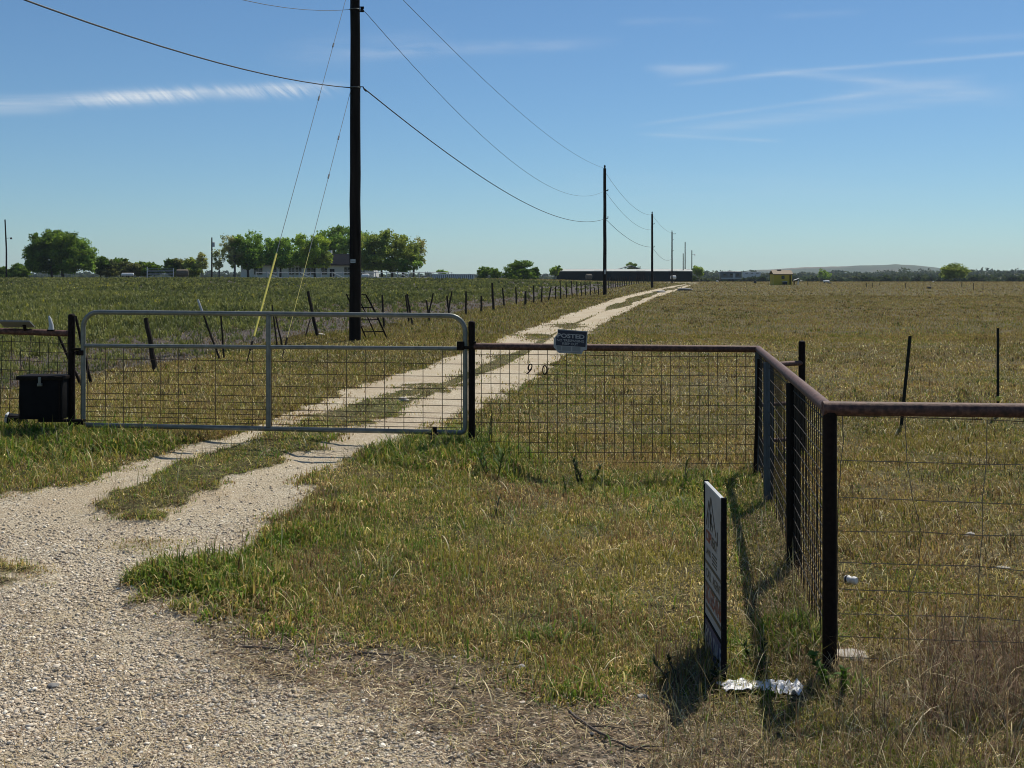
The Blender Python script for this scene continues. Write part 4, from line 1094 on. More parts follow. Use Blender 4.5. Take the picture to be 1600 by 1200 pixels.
stake((91, 524), (127, 603), .024, 'leaning pole propped behind the left hinge post', 'dark_rust', 'leaning_prop')
stake((118, 494), (142, 599), .026, 'second leaning pole seen between hinge post and gate', 'dark_rust', 'leaning_prop')
far = [((785, 450), (788, 479)), ((806, 449), (807, 476)), ((821, 455), (821, 477)), ((834, 446), (834, 474)), ((847, 448), (846, 473)), ((861, 448), (857, 470)), ((868, 448), (868, 469)), ((875, 438), (876, 468)), ((884.5, 441), (885.5, 466)),
       ((893, 439), (894, 464)), ((901, 440), (901.5, 463)), ((907.5, 441), (909, 463)), ((914, 440), (915, 462)), ((922, 439), (922.5, 461)), ((928, 448), (930, 460)), ((934, 440), (935.5, 461))]
FG = 'evenly spaced posts of the far fence row'
for i, (a, b) in enumerate(far):
    lab = {0: 'first slim post after the tall straight one, leaning left', 2: 'short stout post among slim ones in the far row', 5: 'slim post leaning right in the far row', 7: 'tallest post of the far row left of the second power pole',
           14: 'stubby bush wrapped post just left of the second power pole'}.get(i, 'slim dark post of the far fence row left of the second power pole')
    stake(a, b, .06 if i != 2 else .09, lab, group=GRP if i in (0, 2, 5, 7, 14) else FG)
for i in range(38):
    px = 951 + 3.45 * i + .012 * i * i; Y = 118.0 * (1 + .0 * i)
    s = (px - 945) / 1700
    # follow the fence line: solve X/Y = s on it
    Yf = next((y for y in np.linspace(105, 390, 900) if fence_x(y) / y >= (px - CX) / F), 390)
    x = float(fence_x(Yf)); g = Vector((x, Yf, float(tz(x, Yf))))
    if i == 0: FP = None
    if FP is None:
        mb = MB(); mb.tube([g + Vector((0, 0, -.1)), g + Vector((0, 0, .7)), g + Vector((.02, 0, 1.5))], [.07, .065, .055], 7)
        FP = tag(mb.build('fence_post', M['old_wood'], loc=g), 'tiny dark post of the fence row receding behind the second and third power poles', 'fence post', 'tiny receding fence posts')
    else:
        c = FP.copy(); COL.objects.link(c); c.location = g; c.scale = (1, 1, random.uniform(.85, 1.15)); c.rotation_euler = (0, random.uniform(-.06, .06), random.uniform(0, 6))

def leaning_panel():
    Y = G(590, 529).y
    t = thing('metal_panel', 'rusty ladder like metal panel leaning beside the near power pole', 'metal panel', G(590, 529))
    def q(px, py): return Pt(px, py, Y)
    mb = MB()
    mb.tube([q(541, 459), q(556, 492), q(573, 530)], .022, 6); mb.tube([q(572, 461), q(586, 487), q(608, 536)], .026, 6); mb.build('side_rail', M['dark_rust'], t)
    mb = MB(); mb.tube([q(557, 461), q(572, 490), q(588, 527)], .018, 6)
    for py in (461, 481, 500, 518.5):
        xa = np.interp(py, [459, 530], [541, 573]); xb = np.interp(py, [461, 536], [572, 608]); mb.tube([q(xa, py), q(xb, py - .5)], .018, 6)
    mb.build('rung', M['dark_rust'], t)
leaning_panel()

# ------------------------------------------------------------------ power poles, cables, guys
POLES = {}
def power_pole(px, top, base, label, r=None, Yf=None, group='wooden power poles along the drive', extras=()):
    g = G(px, base)
    if Yf: g = Vector(((px - CX) / F * Yf, Yf, float(tz((px - CX) / F * Yf, Yf))))
    ztop = CH - (top - HY) / F * g.y
    t = thing('power_pole', label, 'power pole', g, group)
    H = ztop - g.z; r = r or .16
    mb = MB(); n = 14
    mb.tube([g + Vector((random.uniform(-1, 1) * .008, random.uniform(-1, 1) * .008, H * i / n - (.3 if i == 0 else 0))) for i in range(n + 1)], [r * (1.0 - .22 * i / n) for i in range(n + 1)], 16)
    mb.build('shaft', M['pole_wood'], t)
    return t, g, ztop, r
t1, P1, Z1, r1 = power_pole(555, -75, 533, 'nearest and thickest dark wooden power pole, cut by the top edge', .166)
def zat(py, g): return CH - (py - HY) / F * g.y
zlow1, zmid1, ztop1 = zat(137, P1), zat(15, P1), zat(-72, P1)
for z in (zlow1, zmid1):
    mb = MB(); mb.tube([P1 + Vector((math.cos(a) * .152, math.sin(a) * .152, z - P1.z)) for a in np.linspace(0, 2 * PI, 16, endpoint=False)], .012, 6, closed=True); mb.build('clamp_band', M['galv'], t1)
mb = MB(); c = P1 + Vector((.20, -.03, zmid1 - P1.z)); mb.tube([c + Vector((0, 0, -.05)), c + Vector((0, 0, -.02)), c, c + Vector((0, 0, .02)), c + Vector((0, 0, .05))], [.05, .05, .028, .05, .05], 12); mb.box(c + Vector((-.02, 0, .065)), (.14, .05, .02)); mb.box(c + Vector((-.02, 0, -.065)), (.14, .05, .02)); mb.build('spool_insulator', M['black_plastic'], t1)
mb = MB(); c = P1 + Vector((.17, -.03, zlow1 - P1.z)); mb.tube([c + Vector((-.03, 0, .02)), c + Vector((.06, .0, .02)), c + Vector((.08, .0, -.06)), c + Vector((.14, .04, -.11))], .014, 6); mb.build('hook', M['black_plastic'], t1)
mb = MB(); c = Pt(551.5, 408, P1.y - .165); mb.box(c, (.14, .006, .10)); tg = mb.build('tag', M['pale_grey'], t1)
mb = MB(); mb.box(c + Vector((0, -.005, 0)), (.10, .003, .018)); WLOC[tg.name] = WLOC[t1.name]; mb.build('tag_print', M['sign_dark'], tg)

t2, P2, Z2, r2 = power_pole(945, 263, 461, 'second power pole, tall above the fence row left of the drive', .17)
t3, P3, Z3, r3 = power_pole(1019, 334, 450, 'third power pole counted from the gate', .17)
t4, P4, Z4, r4 = power_pole(1050, 362, 442.5, 'fourth power pole with a small bracket near its top', .17)
t5, P5, Z5, r5 = power_pole(1070.5, 378, 440, 'fifth power pole, slim and far, right of a shorter pole', .17, 330)
t6, P6, Z6, r6 = power_pole(1067.5, 396, 440, 'shorter pole standing right against the fifth power pole', .15, 320)
t7, P7, Z7, r7 = power_pole(1081, 391, 440, 'farthest pole of the drive line, with a white lamp', .16, 325)
def bracket(t, g, z, dx, mat='dark_rust', name='insulator', s=.16):
    mb = MB(); c = Vector((g.x + dx, g.y - .05, z)); mb.tube([Vector((g.x, g.y - .05, z)), c, c + Vector((0, 0, s))], .05, 6); mb.build(name, M[mat], t)
for t, g, zs in ((t2, P2, (zat(298, P2), zat(341, P2))), (t3, P3, (zat(350, P3), zat(386, P3))), (t4, P4, (zat(375, P4), zat(392, P4)))):
    for z in zs: bracket(t, g, z, .28)
    mb = MB(); c = Vector((g.x, g.y, zat(263, P2) if g is P2 else (Z3 if g is P3 else Z4))); mb.tube([c, c + Vector((0, 0, .2)), c + Vector((0, 0, .3))], [.05, .09, .04], 8); mb.build('top_insulator', M['black_plastic'], t)
bracket(t4, P4, Z4 - .5, .75)
mb = MB(); c = Vector((P7.x, P7.y, zat(398, P7))); mb.tube([c, c + Vector((.5, -.1, .15)), c + Vector((.75, -.1, .1))], .04, 6); mb.build('lamp_arm', M['galv'], t7)
mb = MB(); mb.tube([c + Vector((.8, -.1, .15)), c + Vector((.85, -.1, .0)), c + Vector((.85, -.1, -.2))], [.12, .26, .2], 10); mb.build('lamp_head', M['white'], t7)
mb = MB(); mb.tube([P2 + Vector((0, -.17, 1.9)), P2 + Vector((0, -.2, 2.3))], .07, 8); mb.build('meter_box', M['pale_grey'], t2)

def cable(a, b, sag, r, label, mat='cable', group='overhead cables along the drive', n=28):
    pts = []
    for i in range(n + 1):
        s = i / n; p = a.lerp(b, s); p.z -= sag * 4 * s * (1 - s); pts.append(p)
    mb = MB(); mb.tube(pts, r, 6)
    return tag(mb.build('power_cable', M[mat], loc=a), label, 'cable', group)
A = lambda g, z, dx=.0, dy=0.0: Vector((g.x + dx, g.y + dy, z))
def sagfit(a, b, px, py):                        # sag that makes the cable pass through the photo point
    best = None
    for s in np.linspace(.02, .98, 400):
        p = a.lerp(b, s); x = CX + p.x / p.y * F
        if best is None or abs(x - px) < best[0]: best = (abs(x - px), s, p)
    _, s, p = best; z = CH - (py - HY) / F * p.y
    return (p.z - z) / (4 * s * (1 - s))
def cab(a, b, px, py, *k, **kw): return cable(a, b, sagfit(a, b, px, py), *k, **kw)
cab(A(P1, zlow1, .22), A(P2, zat(342, P2)), 720, 254, .017, 'thickest lowest cable sagging from nearest pole to second pole')
cab(A(P1, zmid1, .22), A(P2, zat(298, P2)), 720, 180, .0085, 'middle thin cable sagging from nearest pole to second pole', 'thin_cable')
a = A(P1, ztop1, .1); cab(a, A(P2, zat(263, P2)), 800, 165, .0085, 'uppermost thin cable from above the frame to the top of the second pole', 'thin_cable')
cab(A(P2, zat(341, P2)), A(P3, zat(386, P3)), 982, 373, .02, 'lowest cable between the second and third power poles')
cab(A(P2, zat(298, P2)), A(P3, zat(359, P3)), 982, 342, .014, 'middle cable between the second and third power poles', 'thin_cable')
cab(A(P2, zat(268, P2)), A(P3, zat(336, P3)), 982, 316, .014, 'top cable between the second and third power poles', 'thin_cable')
cab(A(P3, zat(386, P3)), A(P4, zat(404, P4)), 1035, 404, .022, 'lowest cable between the third and fourth power poles', 'thin_cable')
cab(A(P3, zat(336, P3)), A(P4, zat(364, P4)), 1035, 355, .016, 'top cable between the third and fourth power poles', 'thin_cable')
PB = Vector((P1.x - 6.0, P1.y - 32.8, 0))
cable(A(P1, zlow1, -.15), Vector((PB.x, PB.y, 7.0)), 1.13, .014, 'thick black cable swooping from nearest pole up to the top left corner')
cab(A(P1, zmid1, -.15), Vector((PB.x, PB.y, 9.4)), 440, 11, .0075, 'thin cable leaving the nearest pole leftwards at the top edge', 'thin_cable')

def guy(anchor, top, label, guard=None, r=.007):
    g = G(*anchor)
    t = thing('guy_wire', label, 'guy wire', g, 'guy wires of the nearest pole')
    d = (top - g).normalized()
    mb = MB(); mb.tube([g - d * .1, g + d * .55], .012, 6); mb.tube([g + d * .40, g + d * .62], .024, 6); mb.build('anchor_rod', M['dark_rust'], t)
    mb = MB(); mb.tube([g + d * .5, top], r, 6)
    for s in (.62, .78): p = g.lerp(top, s); mb.tube([p - d * .07, p + d * .07], .022, 6)
    mb.build('wire', M['guy'], t)
    if guard:
        mb = MB(); mb.tube([g + d * guard[0], g + d * guard[1]], guard[2], 8); mb.build('guard', M['yellow'], t)
guy((384, 572), A(P1, zat(-30, P1), -.1, -.1), 'guy wire with bright yellow guard slanting to ground left of the nearest pole', (.75, 3.0, .024))
guy((440, 562), A(P1, zat(140, P1), -.1, -.1), 'thin pale guy wire without thick guard, between yellow guard and nearest pole', (.45, 3.3, .007))

def small_pole(px, top, base, Y, label, trans=False, lamp=False):
    g = Vector(((px - CX) / F * Y, Y, 0)); g.z = float(tz(g.x, Y)); z = CH - (top - HY) / F * Y
    t = thing('power_pole', label, 'power pole', g, 'far power poles by the farmhouse')
    mb = MB(); mb.tube([g + Vector((0, 0, -.3)), g + Vector((0, 0, (z - g.z) * .5)), Vector((g.x - (.3 if lamp else 0), g.y, z))], [.18, .16, .13], 10); mb.build('shaft', M['pole_wood'], t)
    if trans:
        mb = MB(); c = Vector((g.x + .35, g.y, z - 1.5)); mb.tube([c + Vector((0, 0, -.5)), c + Vector((0, 0, .45)), c + Vector((0, 0, .55))], [.28, .28, .1], 10); mb.build('transformer', M['pale_grey'], t)
    if lamp:
        mb = MB(); c = Vector((g.x, g.y, z - 4.0)); mb.tube([c, c + Vector((1.0, 0, .1))], .04, 6); mb.build('lamp_arm', M['dark_rust'], t)
        mb = MB(); c = c + Vector((1.0, 0, 0)); mb.tube([c + Vector((0, 0, .2)), c + Vector((0, 0, -.2))], [.12, .26], 8); mb.build('lamp_head', M['dark_rust'], t)
small_pole(10, 343, 430, 232, 'far slim power pole at the left edge left of the big dark tree', lamp=True)
small_pole(331, 371, 430, 232, 'far power pole with transformer left of the farmhouse trees', trans=True)

# ------------------------------------------------------------------ trees
def leaves(S, cen, rad, n, size, tint, shell=.55, drop=0.0):
    def ball(m):
        d = RNG.normal(0, 1, (m, 3)); return d / np.linalg.norm(d, axis=1, keepdims=True)
    m = int(np.clip(n / 45, 8, 34))
    sc = ball(m) * (RNG.uniform(.30, .92, m) ** .7)[:, None]; sr = RNG.uniform(.26, .46, m)
    w = sr ** 2; k = RNG.choice(m, n, p=w / w.sum())
    P = sc[k] + ball(n) * (sr[k] * (shell + (1 - shell) * RNG.random(n)) * (1 + RNG.normal(0, .14, n)))[:, None] * np.array([1, 1, .85])
    P = np.array(cen) + P * np.array(rad)
    tone = RNG.uniform(.78, 1.25, m)[k][:, None]
    gap = vnoise(P[:, 0] * .9 + 50, P[:, 2] * .9 + P[:, 1] * .4, 7)
    P = P[gap > .2]; n = len(P)
    a = RNG.normal(0, 1, (n, 3)); a /= np.linalg.norm(a, axis=1, keepdims=True)
    b = np.cross(a, RNG.normal(0, 1, (n, 3))); b /= np.linalg.norm(b, axis=1, keepdims=True)
    s = size * RNG.uniform(.6, 1.35, (n, 1))
    V = np.stack([P - a * s, P - b * s * .55, P + a * s, P + b * s * .55], 1)
    cl = vnoise(P[:, 0] * .55, P[:, 2] * .55 + P[:, 1] * .3, 13)[:, None]
    tone = tone[gap > .2]
    col = np.array(tint) * (.75 + .5 * cl) * tone * RNG.uniform(.7, 1.3, (n, 1))
    col[:, 0] *= 1 + .25 * (cl[:, 0] - .5)
    L = np.arange(n * 4)
    S.add(V.reshape(-1, 3), L, np.full(n, 4), np.repeat(col, 4, 0))

TINT = {'dark': (.13, .205, .03), 'mid': (.21, .32, .06), 'fresh': (.29, .38, .06), 'olive': (.27, .32, .075), 'pale': (.36, .36, .15), 'brown': (.15, .165, .06)}
def tree(name, label, trunks, Y, blobs, n, size, tint, group=None, bark='bark', twigs=0, shell=.5):
    """blobs: (px, py, rx px, ry px[, tint]); trunks: px of each trunk foot"""
    k = Y / F
    fx = (trunks[0] - CX) * k; g = Vector((fx, Y, float(tz(fx, Y))))
    t = thing(name, label, 'bush' if 'bush' in name else 'tree', g, group)
    S = Soup(); area = sum(b[2] * b[3] for b in blobs)
    cs = []
    for b in blobs:
        c = Pt(b[0], b[1], Y + random.uniform(-.5, .5) * b[2] * k); cs.append((c, b))
        leaves(S, c, (b[2] * k, b[2] * k, b[3] * k), max(40, int(2.4 * n * b[2] * b[3] / area)), size * .70, TINT[b[4] if len(b) > 4 else tint], shell)
    mb = MB(); H = max(c.z for c, _ in cs) - g.z
    r0 = max(.05, .032 * H)
    tops = []
    for px in trunks:
        x = (px - CX) * k; f = Vector((x, Y, float(tz(x, Y)))); lo = min(c.z - b[3] * k for c, b in cs)
        fork = Vector((x + random.uniform(-.3, .3), Y, max(f.z + .25 * H, min(lo + .15 * H, f.z + .5 * H))))
        mb.tube([f - Vector((0, 0, .2)), f.lerp(fork, .5) + Vector((random.uniform(-.1, .1), 0, 0)), fork], [r0 * 1.25, r0, r0 * .85], 8); tops.append(fork)
    for c, b in cs:
        f = min(tops, key=lambda q: (q - c).length)
        mid = f.lerp(c, .55) + Vector((random.uniform(-.4, .4), random.uniform(-.4, .4), .2)); mb.tube([f - Vector((0, 0, .1)), mid, c], [r0 * .6, r0 * .4, r0 * .15], 6)
        for j in range(5 + twigs):
            d = Vector((random.gauss(0, 1), random.gauss(0, 1), random.gauss(.2, .8))); d.normalize()
            e = c + Vector((d.x * b[2] * k, d.y * b[2] * k, d.z * b[3] * k)) * random.uniform(.7, 1.02)
            s = mid.lerp(c, random.random()); m_ = s.lerp(e, .5) + Vector((0, 0, .08 * b[3] * k)); mb.tube([s, m_, e], [r0 * .2, r0 * .12, r0 * .05], 4)
    mb.build('trunk', M[bark], t)
    S.build('crown', M['leaf'], tuple(g)).parent = t
    o = bpy.data.objects[[ch.name for ch in t.children if ch.name.startswith('crown')][0]]; o.location = (0, 0, 0)
    return t
HG = 'trees around the farmhouse'
tree('broad_tree', 'left half of the big dark round tree pair at the far left', [82], 232, [(66, 386, 26, 21), (80, 404, 33, 20), (58, 402, 20, 18), (82, 378, 21, 18), (96, 400, 20, 20), (72, 418, 28, 11), (54, 416, 14, 12)], 9000, .36, 'dark', shell=.3)
tree('broad_tree', 'right half of the big dark round tree pair, its right side tinted lighter as if sunlit', [99], 230, [(104, 382, 27, 23), (122, 394, 24, 23, 'mid'), (110, 405, 28, 20), (134, 405, 14, 20, 'mid'), (92, 375, 18, 15), (118, 418, 27, 11), (138, 417, 10, 12, 'mid')], 9000, .36, 'dark', shell=.3)  # right-hand blobs take the lighter tint: sunlight put into the leaf colour
tree('oak_tree', 'bushy green tree left of the farmhouse with upright limbs', [388], 226, [(378, 384, 19, 21), (396, 381, 19, 19), (388, 402, 26, 15), (404, 402, 14, 15), (372, 408, 15, 12), (390, 414, 20, 7)], 6400, .31, 'mid', HG, twigs=3, shell=.25)
tree('oak_tree', 'rounded green tree in front of the left half of the farmhouse', [438], 224, [(428, 389, 18, 19), (446, 388, 17, 18), (438, 403, 26, 14), (422, 404, 13, 13), (448, 410, 16, 9)], 5800, .31, 'mid', HG, twigs=3, shell=.25)
tree('oak_tree', 'yellow green tree in front of the farmhouse middle', [492], 222, [(480, 385, 20, 20), (498, 388, 19, 19), (487, 402, 29, 14), (470, 402, 14, 15), (506, 404, 13, 14, 'olive'), (488, 413, 24, 7)], 7000, .31, 'fresh', HG, twigs=2, shell=.25)
tree('tall_tree', 'tall dark green tree rising behind the farmhouse roof', [528], 262, [(518, 373, 25, 18), (540, 372, 25, 20), (530, 390, 36, 15), (506, 384, 16, 15), (465, 377, 9, 10), (560, 380, 18, 19)], 7000, .40, 'mid', HG, shell=.3)
tree('spreading_tree', 'widest olive green tree right of the near power pole', [596, 612, 630], 222, [(582, 384, 26, 23), (610, 381, 28, 20), (634, 392, 24, 21), (600, 404, 38, 18), (630, 410, 28, 15, 'mid'), (572, 402, 20, 20), (648, 402, 13, 18), (590, 418, 26, 7), (622, 420, 24, 6)], 11500, .33, 'olive', HG, twigs=2, shell=.25)
tree('sparse_tree', 'thin half bare tree at the right edge of the farmhouse grove', [646], 226, [(652, 386, 14, 17), (655, 402, 12, 15)], 800, .26, 'pale', HG, 'pale_bark', 14, .2)
tree('sparse_tree', 'grey half bare tree left of the bushy green tree', [366], 224, [(357, 383, 13, 18), (365, 400, 13, 15)], 1100, .26, 'pale', HG, 'pale_bark', 16, .2)
tree('sparse_tree', 'small pale sapling right of the transformer pole', [342], 222, [(343, 402, 11, 14), (340, 412, 9, 9)], 700, .24, 'pale', HG, 'pale_bark', 12, .2)
tree('sparse_tree', 'small pale sapling left of the transformer pole', [316], 222, [(316, 405, 10, 11), (318, 413, 10, 9)], 700, .24, 'pale', HG, 'pale_bark', 12, .2)
BG = 'low bushes along the far left hedge'
for px, py, rx, ry, ti, lb in ((32, 421, 10, 9, 'dark', 'low dark bush at the foot of the left big tree'), (12, 424, 12, 7, 'dark', 'low dark bush beneath the far left power pole'), (157, 411, 11, 11, 'dark', 'dark bush against the right side of the big tree pair'), (172, 416, 12, 12, 'brown', 'brownish bush second right of the big tree pair'), (188, 413, 11, 10, 'dark', 'taller dark bush midway in the left hedge'), (203, 418, 12, 10, 'brown', 'brownish bush above the two white tanks'),
                               (220, 418, 12, 9, 'dark', 'dark bush left of the white livestock gate'), (240, 418, 14, 8, 'dark', 'dark bush behind the white livestock gate'), (268, 414, 8, 10, 'dark', 'narrow dark bush right of the livestock gate'), (283, 415, 14, 12, 'brown', 'brown leaved bush right behind the hay bale'), (302, 414, 12, 12, 'olive', 'olive bush between hay bale and pale sapling')):
    tree('hedge_bush', lb, [px], 240 + (px % 7), [(px - rx * .35, py, rx, ry), (px + rx * .5, py + 1, rx * .9, ry * .9), (px, py + ry * .8, rx * 1.35, ry * .7)], 2000, .34, ti, BG, shell=.3)
tree('round_bush', 'small round dark tree left of the larger round one, centre left', [762], 250, [(757, 425, 11, 10), (768, 426, 10, 9), (776, 429, 7, 7), (750, 430, 7, 6)], 1300, .34, 'dark')
tree('round_tree', 'larger dark round tree in mid distance between farmhouse and long barn', [812], 250, [(806, 420, 19, 13), (820, 421, 18, 13), (812, 430, 28, 9), (836, 428, 8, 9)], 2800, .36, 'dark', shell=.35)
tree('small_tree', 'small pale green tree at the left end of the long barn', [867], 300, [(867, 424, 9, 8), (872, 420, 6, 5)], 600, .36, 'fresh')
tree('small_tree', 'small dark tree poking above the middle of the long barn roof', [987], 420, [(987, 415, 9, 6), (982, 417, 6, 5), (993, 416, 6, 4)], 700, .42, 'dark')
tree('small_tree', 'pale green tree at the right end of the long barn behind the farthest pole', [1091], 345, [(1090, 423, 10, 9), (1086, 430, 8, 8, 'olive'), (1096, 426, 7, 8)], 900, .40, 'fresh')
tree('lone_tree', 'lone dark domed tree standing in the right pasture', [1491], 330, [(1484, 424, 15, 10), (1498, 424, 15, 10), (1490, 419, 17, 7), (1475, 428, 9, 7), (1505, 428, 8, 7), (1490, 430, 20, 6)], 3400, .36, 'olive', shell=.35)
tree('small_tree', 'small tree far behind the white slatted shelter', [691], 420, [(691, 427, 9, 6)], 400, .45, 'mid')
tree('small_tree', 'tall thin tree standing before the far wood right of the yellow shed', [1285], 520, [(1284, 427, 8, 7), (1290, 430, 8, 7)], 500, .5, 'mid')

def far_wood():
    S = Soup()
    for row, (Y, hs, nt_) in enumerate(((560, .55, 200), (760, .75, 300), (950, .95, 380), (1150, 1.1, 420), (1400, 1.25, 380))):
        for i in range(nt_):
            px = -220 + 2080 * (i + random.random()) / nt_
            if row < 2 and px < 1000: continue
            top = np.interp(px, [-200, 0, 300, 640, 870, 1000, 1130, 1250, 1400, 1600, 1800], [424, 424, 424, 427, 428, 425, 424, 424, 423, 419, 418]) + (4 - row) * 3.2 + random.gauss(0, 1.5)
            c = Pt(px, top, Y + random.uniform(-50, 50)); zb = float(tz(c.x, c.y)); h = max(3.0, c.z - zb); r = h * random.uniform(.55, .95)
            ti = random.choice(((.035, .055, .024), (.05, .07, .028), (.065, .08, .034), (.028, .044, .022)))
            leaves(S, (c.x, c.y, zb + h * .45), (r * 1.3, r, h * .55), 150, 1.0 + Y / 1500, ti, .5)
    tag(S.build('far_wood', M['leaf']), 'hazy blue green belt of woodland on the horizon', 'woodland', kind='stuff')
far_wood()

# ------------------------------------------------------------------ hills
def hillmat():
    m, nt, b = newmat('hill_cover'); L = nt.links.new
    tc = N(nt, 'ShaderNodeTexCoord'); mp = N(nt, 'ShaderNodeMapping'); mp.inputs['Scale'].default_value = (.004, .004, .05); L(tc.outputs['Object'], mp.inputs[0])
    n1 = N(nt, 'ShaderNodeTexNoise', Scale=1.0, Detail=6.0, Roughness=.65); L(mp.outputs[0], n1.inputs['Vector'])
    at = N(nt, 'ShaderNodeAttribute', attribute_name='Tint')
    woods = ramp(nt, n1.outputs[0], [(.35, (.010, .024, .006)), (.6, (.03, .05, .015)), (.75, (.07, .08, .03))])
    bare = ramp(nt, n1.outputs[0], [(.35, (.07, .06, .04)), (.5, (.17, .12, .085)), (.7, (.27, .22, .17))])
    sp = N(nt, 'ShaderNodeSeparateColor'); L(at.outputs['Color'], sp.inputs[0])
    L(mixc(nt, sp.outputs[0], woods, bare), b.inputs['Base Color']); b.inputs['Roughness'].default_value = .95
    return m
def hills():
    px = np.linspace(-500, 2100, 520); prof = np.interp(px, [-500, 600, 900, 1100, 1180, 1250, 1340, 1400, 1432, 1460, 1490, 1600, 2100], [429, 429, 428, 427, 422, 418, 415.5, 413.5, 414, 418, 422, 424, 425]) + .5 * (vnoise(px * .12, px * 0, 3) - .5)
    V = []; C = []
    rows = [(2300, -.05), (2500, .28), (2700, .55), (2900, .8), (3100, 1.0), (3500, .9), (4200, .3), (4600, -.05)]
    for Y, f in rows:
        X = (px - CX) / F * Y
        zt = CH + (HY - prof) / F * 3100
        Z = -3 + (zt + 3) * f * (1 + .05 * (vnoise(px * .05, px * 0 + Y, 9) - .5))
        V.append(np.stack([X, np.full_like(X, Y), Z], 1))
        band = sm(1150, 1240, px) * sm(1345, 1300, px) * (f > .85) * .75 + sm(1350, 1370, px) * sm(1420, 1400, px) * (.5 < f < .6) * .35
        C.append(np.stack([np.clip(band + .0 * px, 0, 1)] * 3, 1))
    V = np.concatenate(V); C = np.concatenate(C); nc = len(px)
    i = np.arange(len(rows) - 1)[:, None] * nc + np.arange(nc - 1)[None]
    q = np.stack([i, i + 1, i + nc + 1, i + nc], -1).reshape(-1, 4)
    tag(np_mesh('hills', V, q.ravel(), np.full(len(q), 4), hillmat(), C, smooth=True), 'low hazy hills with a bare tan cut on the right horizon', 'hills', kind='structure')
hills()

# ------------------------------------------------------------------ farmhouse, barn, trailers and other far things
def at(px, Y): x = (px - CX) / F * Y; return x, float(tz(x, Y))
def farmhouse():
    Y = 236; x0, z0 = at(376, Y); x1, _ = at(584, Y); k = Y / F
    t = thing('farmhouse', 'long off white farmhouse with grey roof among the left trees', 'house', Vector(((x0 + x1) / 2, Y, z0)))
    ze = CH + (HY - 414) * k; zr = CH + (HY - 397.5) * k; D = 9
    mb = MB(); mb.box(((x0 + x1) / 2, Y + D / 2, (z0 - .3 + ze) / 2), (x1 - x0, D, ze - z0 + .3))
    mb.add([(x0, Y, ze), (x0, Y + D, ze), (x0, Y + D / 2, zr - .2), (x1, Y, ze), (x1, Y + D, ze), (x1, Y + D / 2, zr - .2)], [(0, 1, 2), (3, 5, 4)]); mb.build('wall', M['house'], t, smooth=False)
    mb = MB(); e = .6
    mb.prism([(x0 - e, Y - e, ze - .1), (x0 - e, Y + D / 2, zr), (x0 - e, Y + D + e, ze - .1), (x0 - e, Y + D + e, ze + .1), (x0 - e, Y + D / 2, zr + .22), (x0 - e, Y - e, ze + .1)], (x1 - x0 + 2 * e, 0, 0)); rf = mb.build('roof', M['roof'], t, smooth=False)
    mb = MB(); mb.box(((x0 + x1) / 2 + 4, Y + D / 2 + 1, zr + .3), (.9, .9, 1.4)); WLOC[rf.name] = WLOC[t.name]; mb.build('chimney', M['house'], rf, smooth=False)
    for a, b in ((397, 410), (424, 432), (451, 460), (462, 471), (480, 492), (502, 511), (538, 547), (562, 570)):
        xa, xb = (a - CX) * k, (b - CX) * k
        mb = MB(); mb.box(((xa + xb) / 2, Y - .03, z0 + 1.75), (xb - xa, .1, 1.55)); w = mb.build('window', M['glass'], t, smooth=False)
        mb = MB(); mb.box(((xa + xb) / 2, Y - .1, z0 + 1.75), (.08, .06, 1.55)); mb.box(((xa + xb) / 2, Y - .1, z0 + 1.75), (xb - xa, .05, .07)); WLOC[w.name] = WLOC[t.name]; mb.build('glazing_bar', M['white'], w, smooth=False)
    xa = (519 - CX) * k; mb = MB(); mb.box((xa, Y - .03, z0 + 1.1), (1.0, .1, 2.1)); mb.build('door', M['roof'], t, smooth=False)
farmhouse()

def board_fence():
    Y = 214; x0, z0 = at(400, Y); x1, _ = at(706, Y); k = Y / F
    t = thing('board_fence', 'pale board fence with crossed rails in front of the farmhouse', 'fence', Vector((x0, Y, z0)))
    n = 19; xs = np.linspace(x0, x1, n)
    for x in xs:
        mb = MB(); z = float(tz(x, Y)); mb.box((x, Y, z + .7), (.14, .14, 1.6)); mb.build('post', M['pale_grey'], t, smooth=False)
    for i in range(n - 1):
        za, zb = float(tz(xs[i], Y)), float(tz(xs[i + 1], Y)); a, b = xs[i], xs[i + 1]
        mb = MB()
        for h in (1.35, .35): mb.tube([Vector((a, Y, za + h)), Vector((b, Y, zb + h))], .055, 4)
        if i % 3 == 1:
            mb.tube([Vector((a, Y, za + .35)), Vector((b, Y, zb + 1.35))], .05, 4); mb.tube([Vector((a, Y + .06, za + 1.35)), Vector((b, Y + .06, zb + .35))], .05, 4)
        mb.build('rail_bay', M['pale_grey'], t, smooth=False)
board_fence()

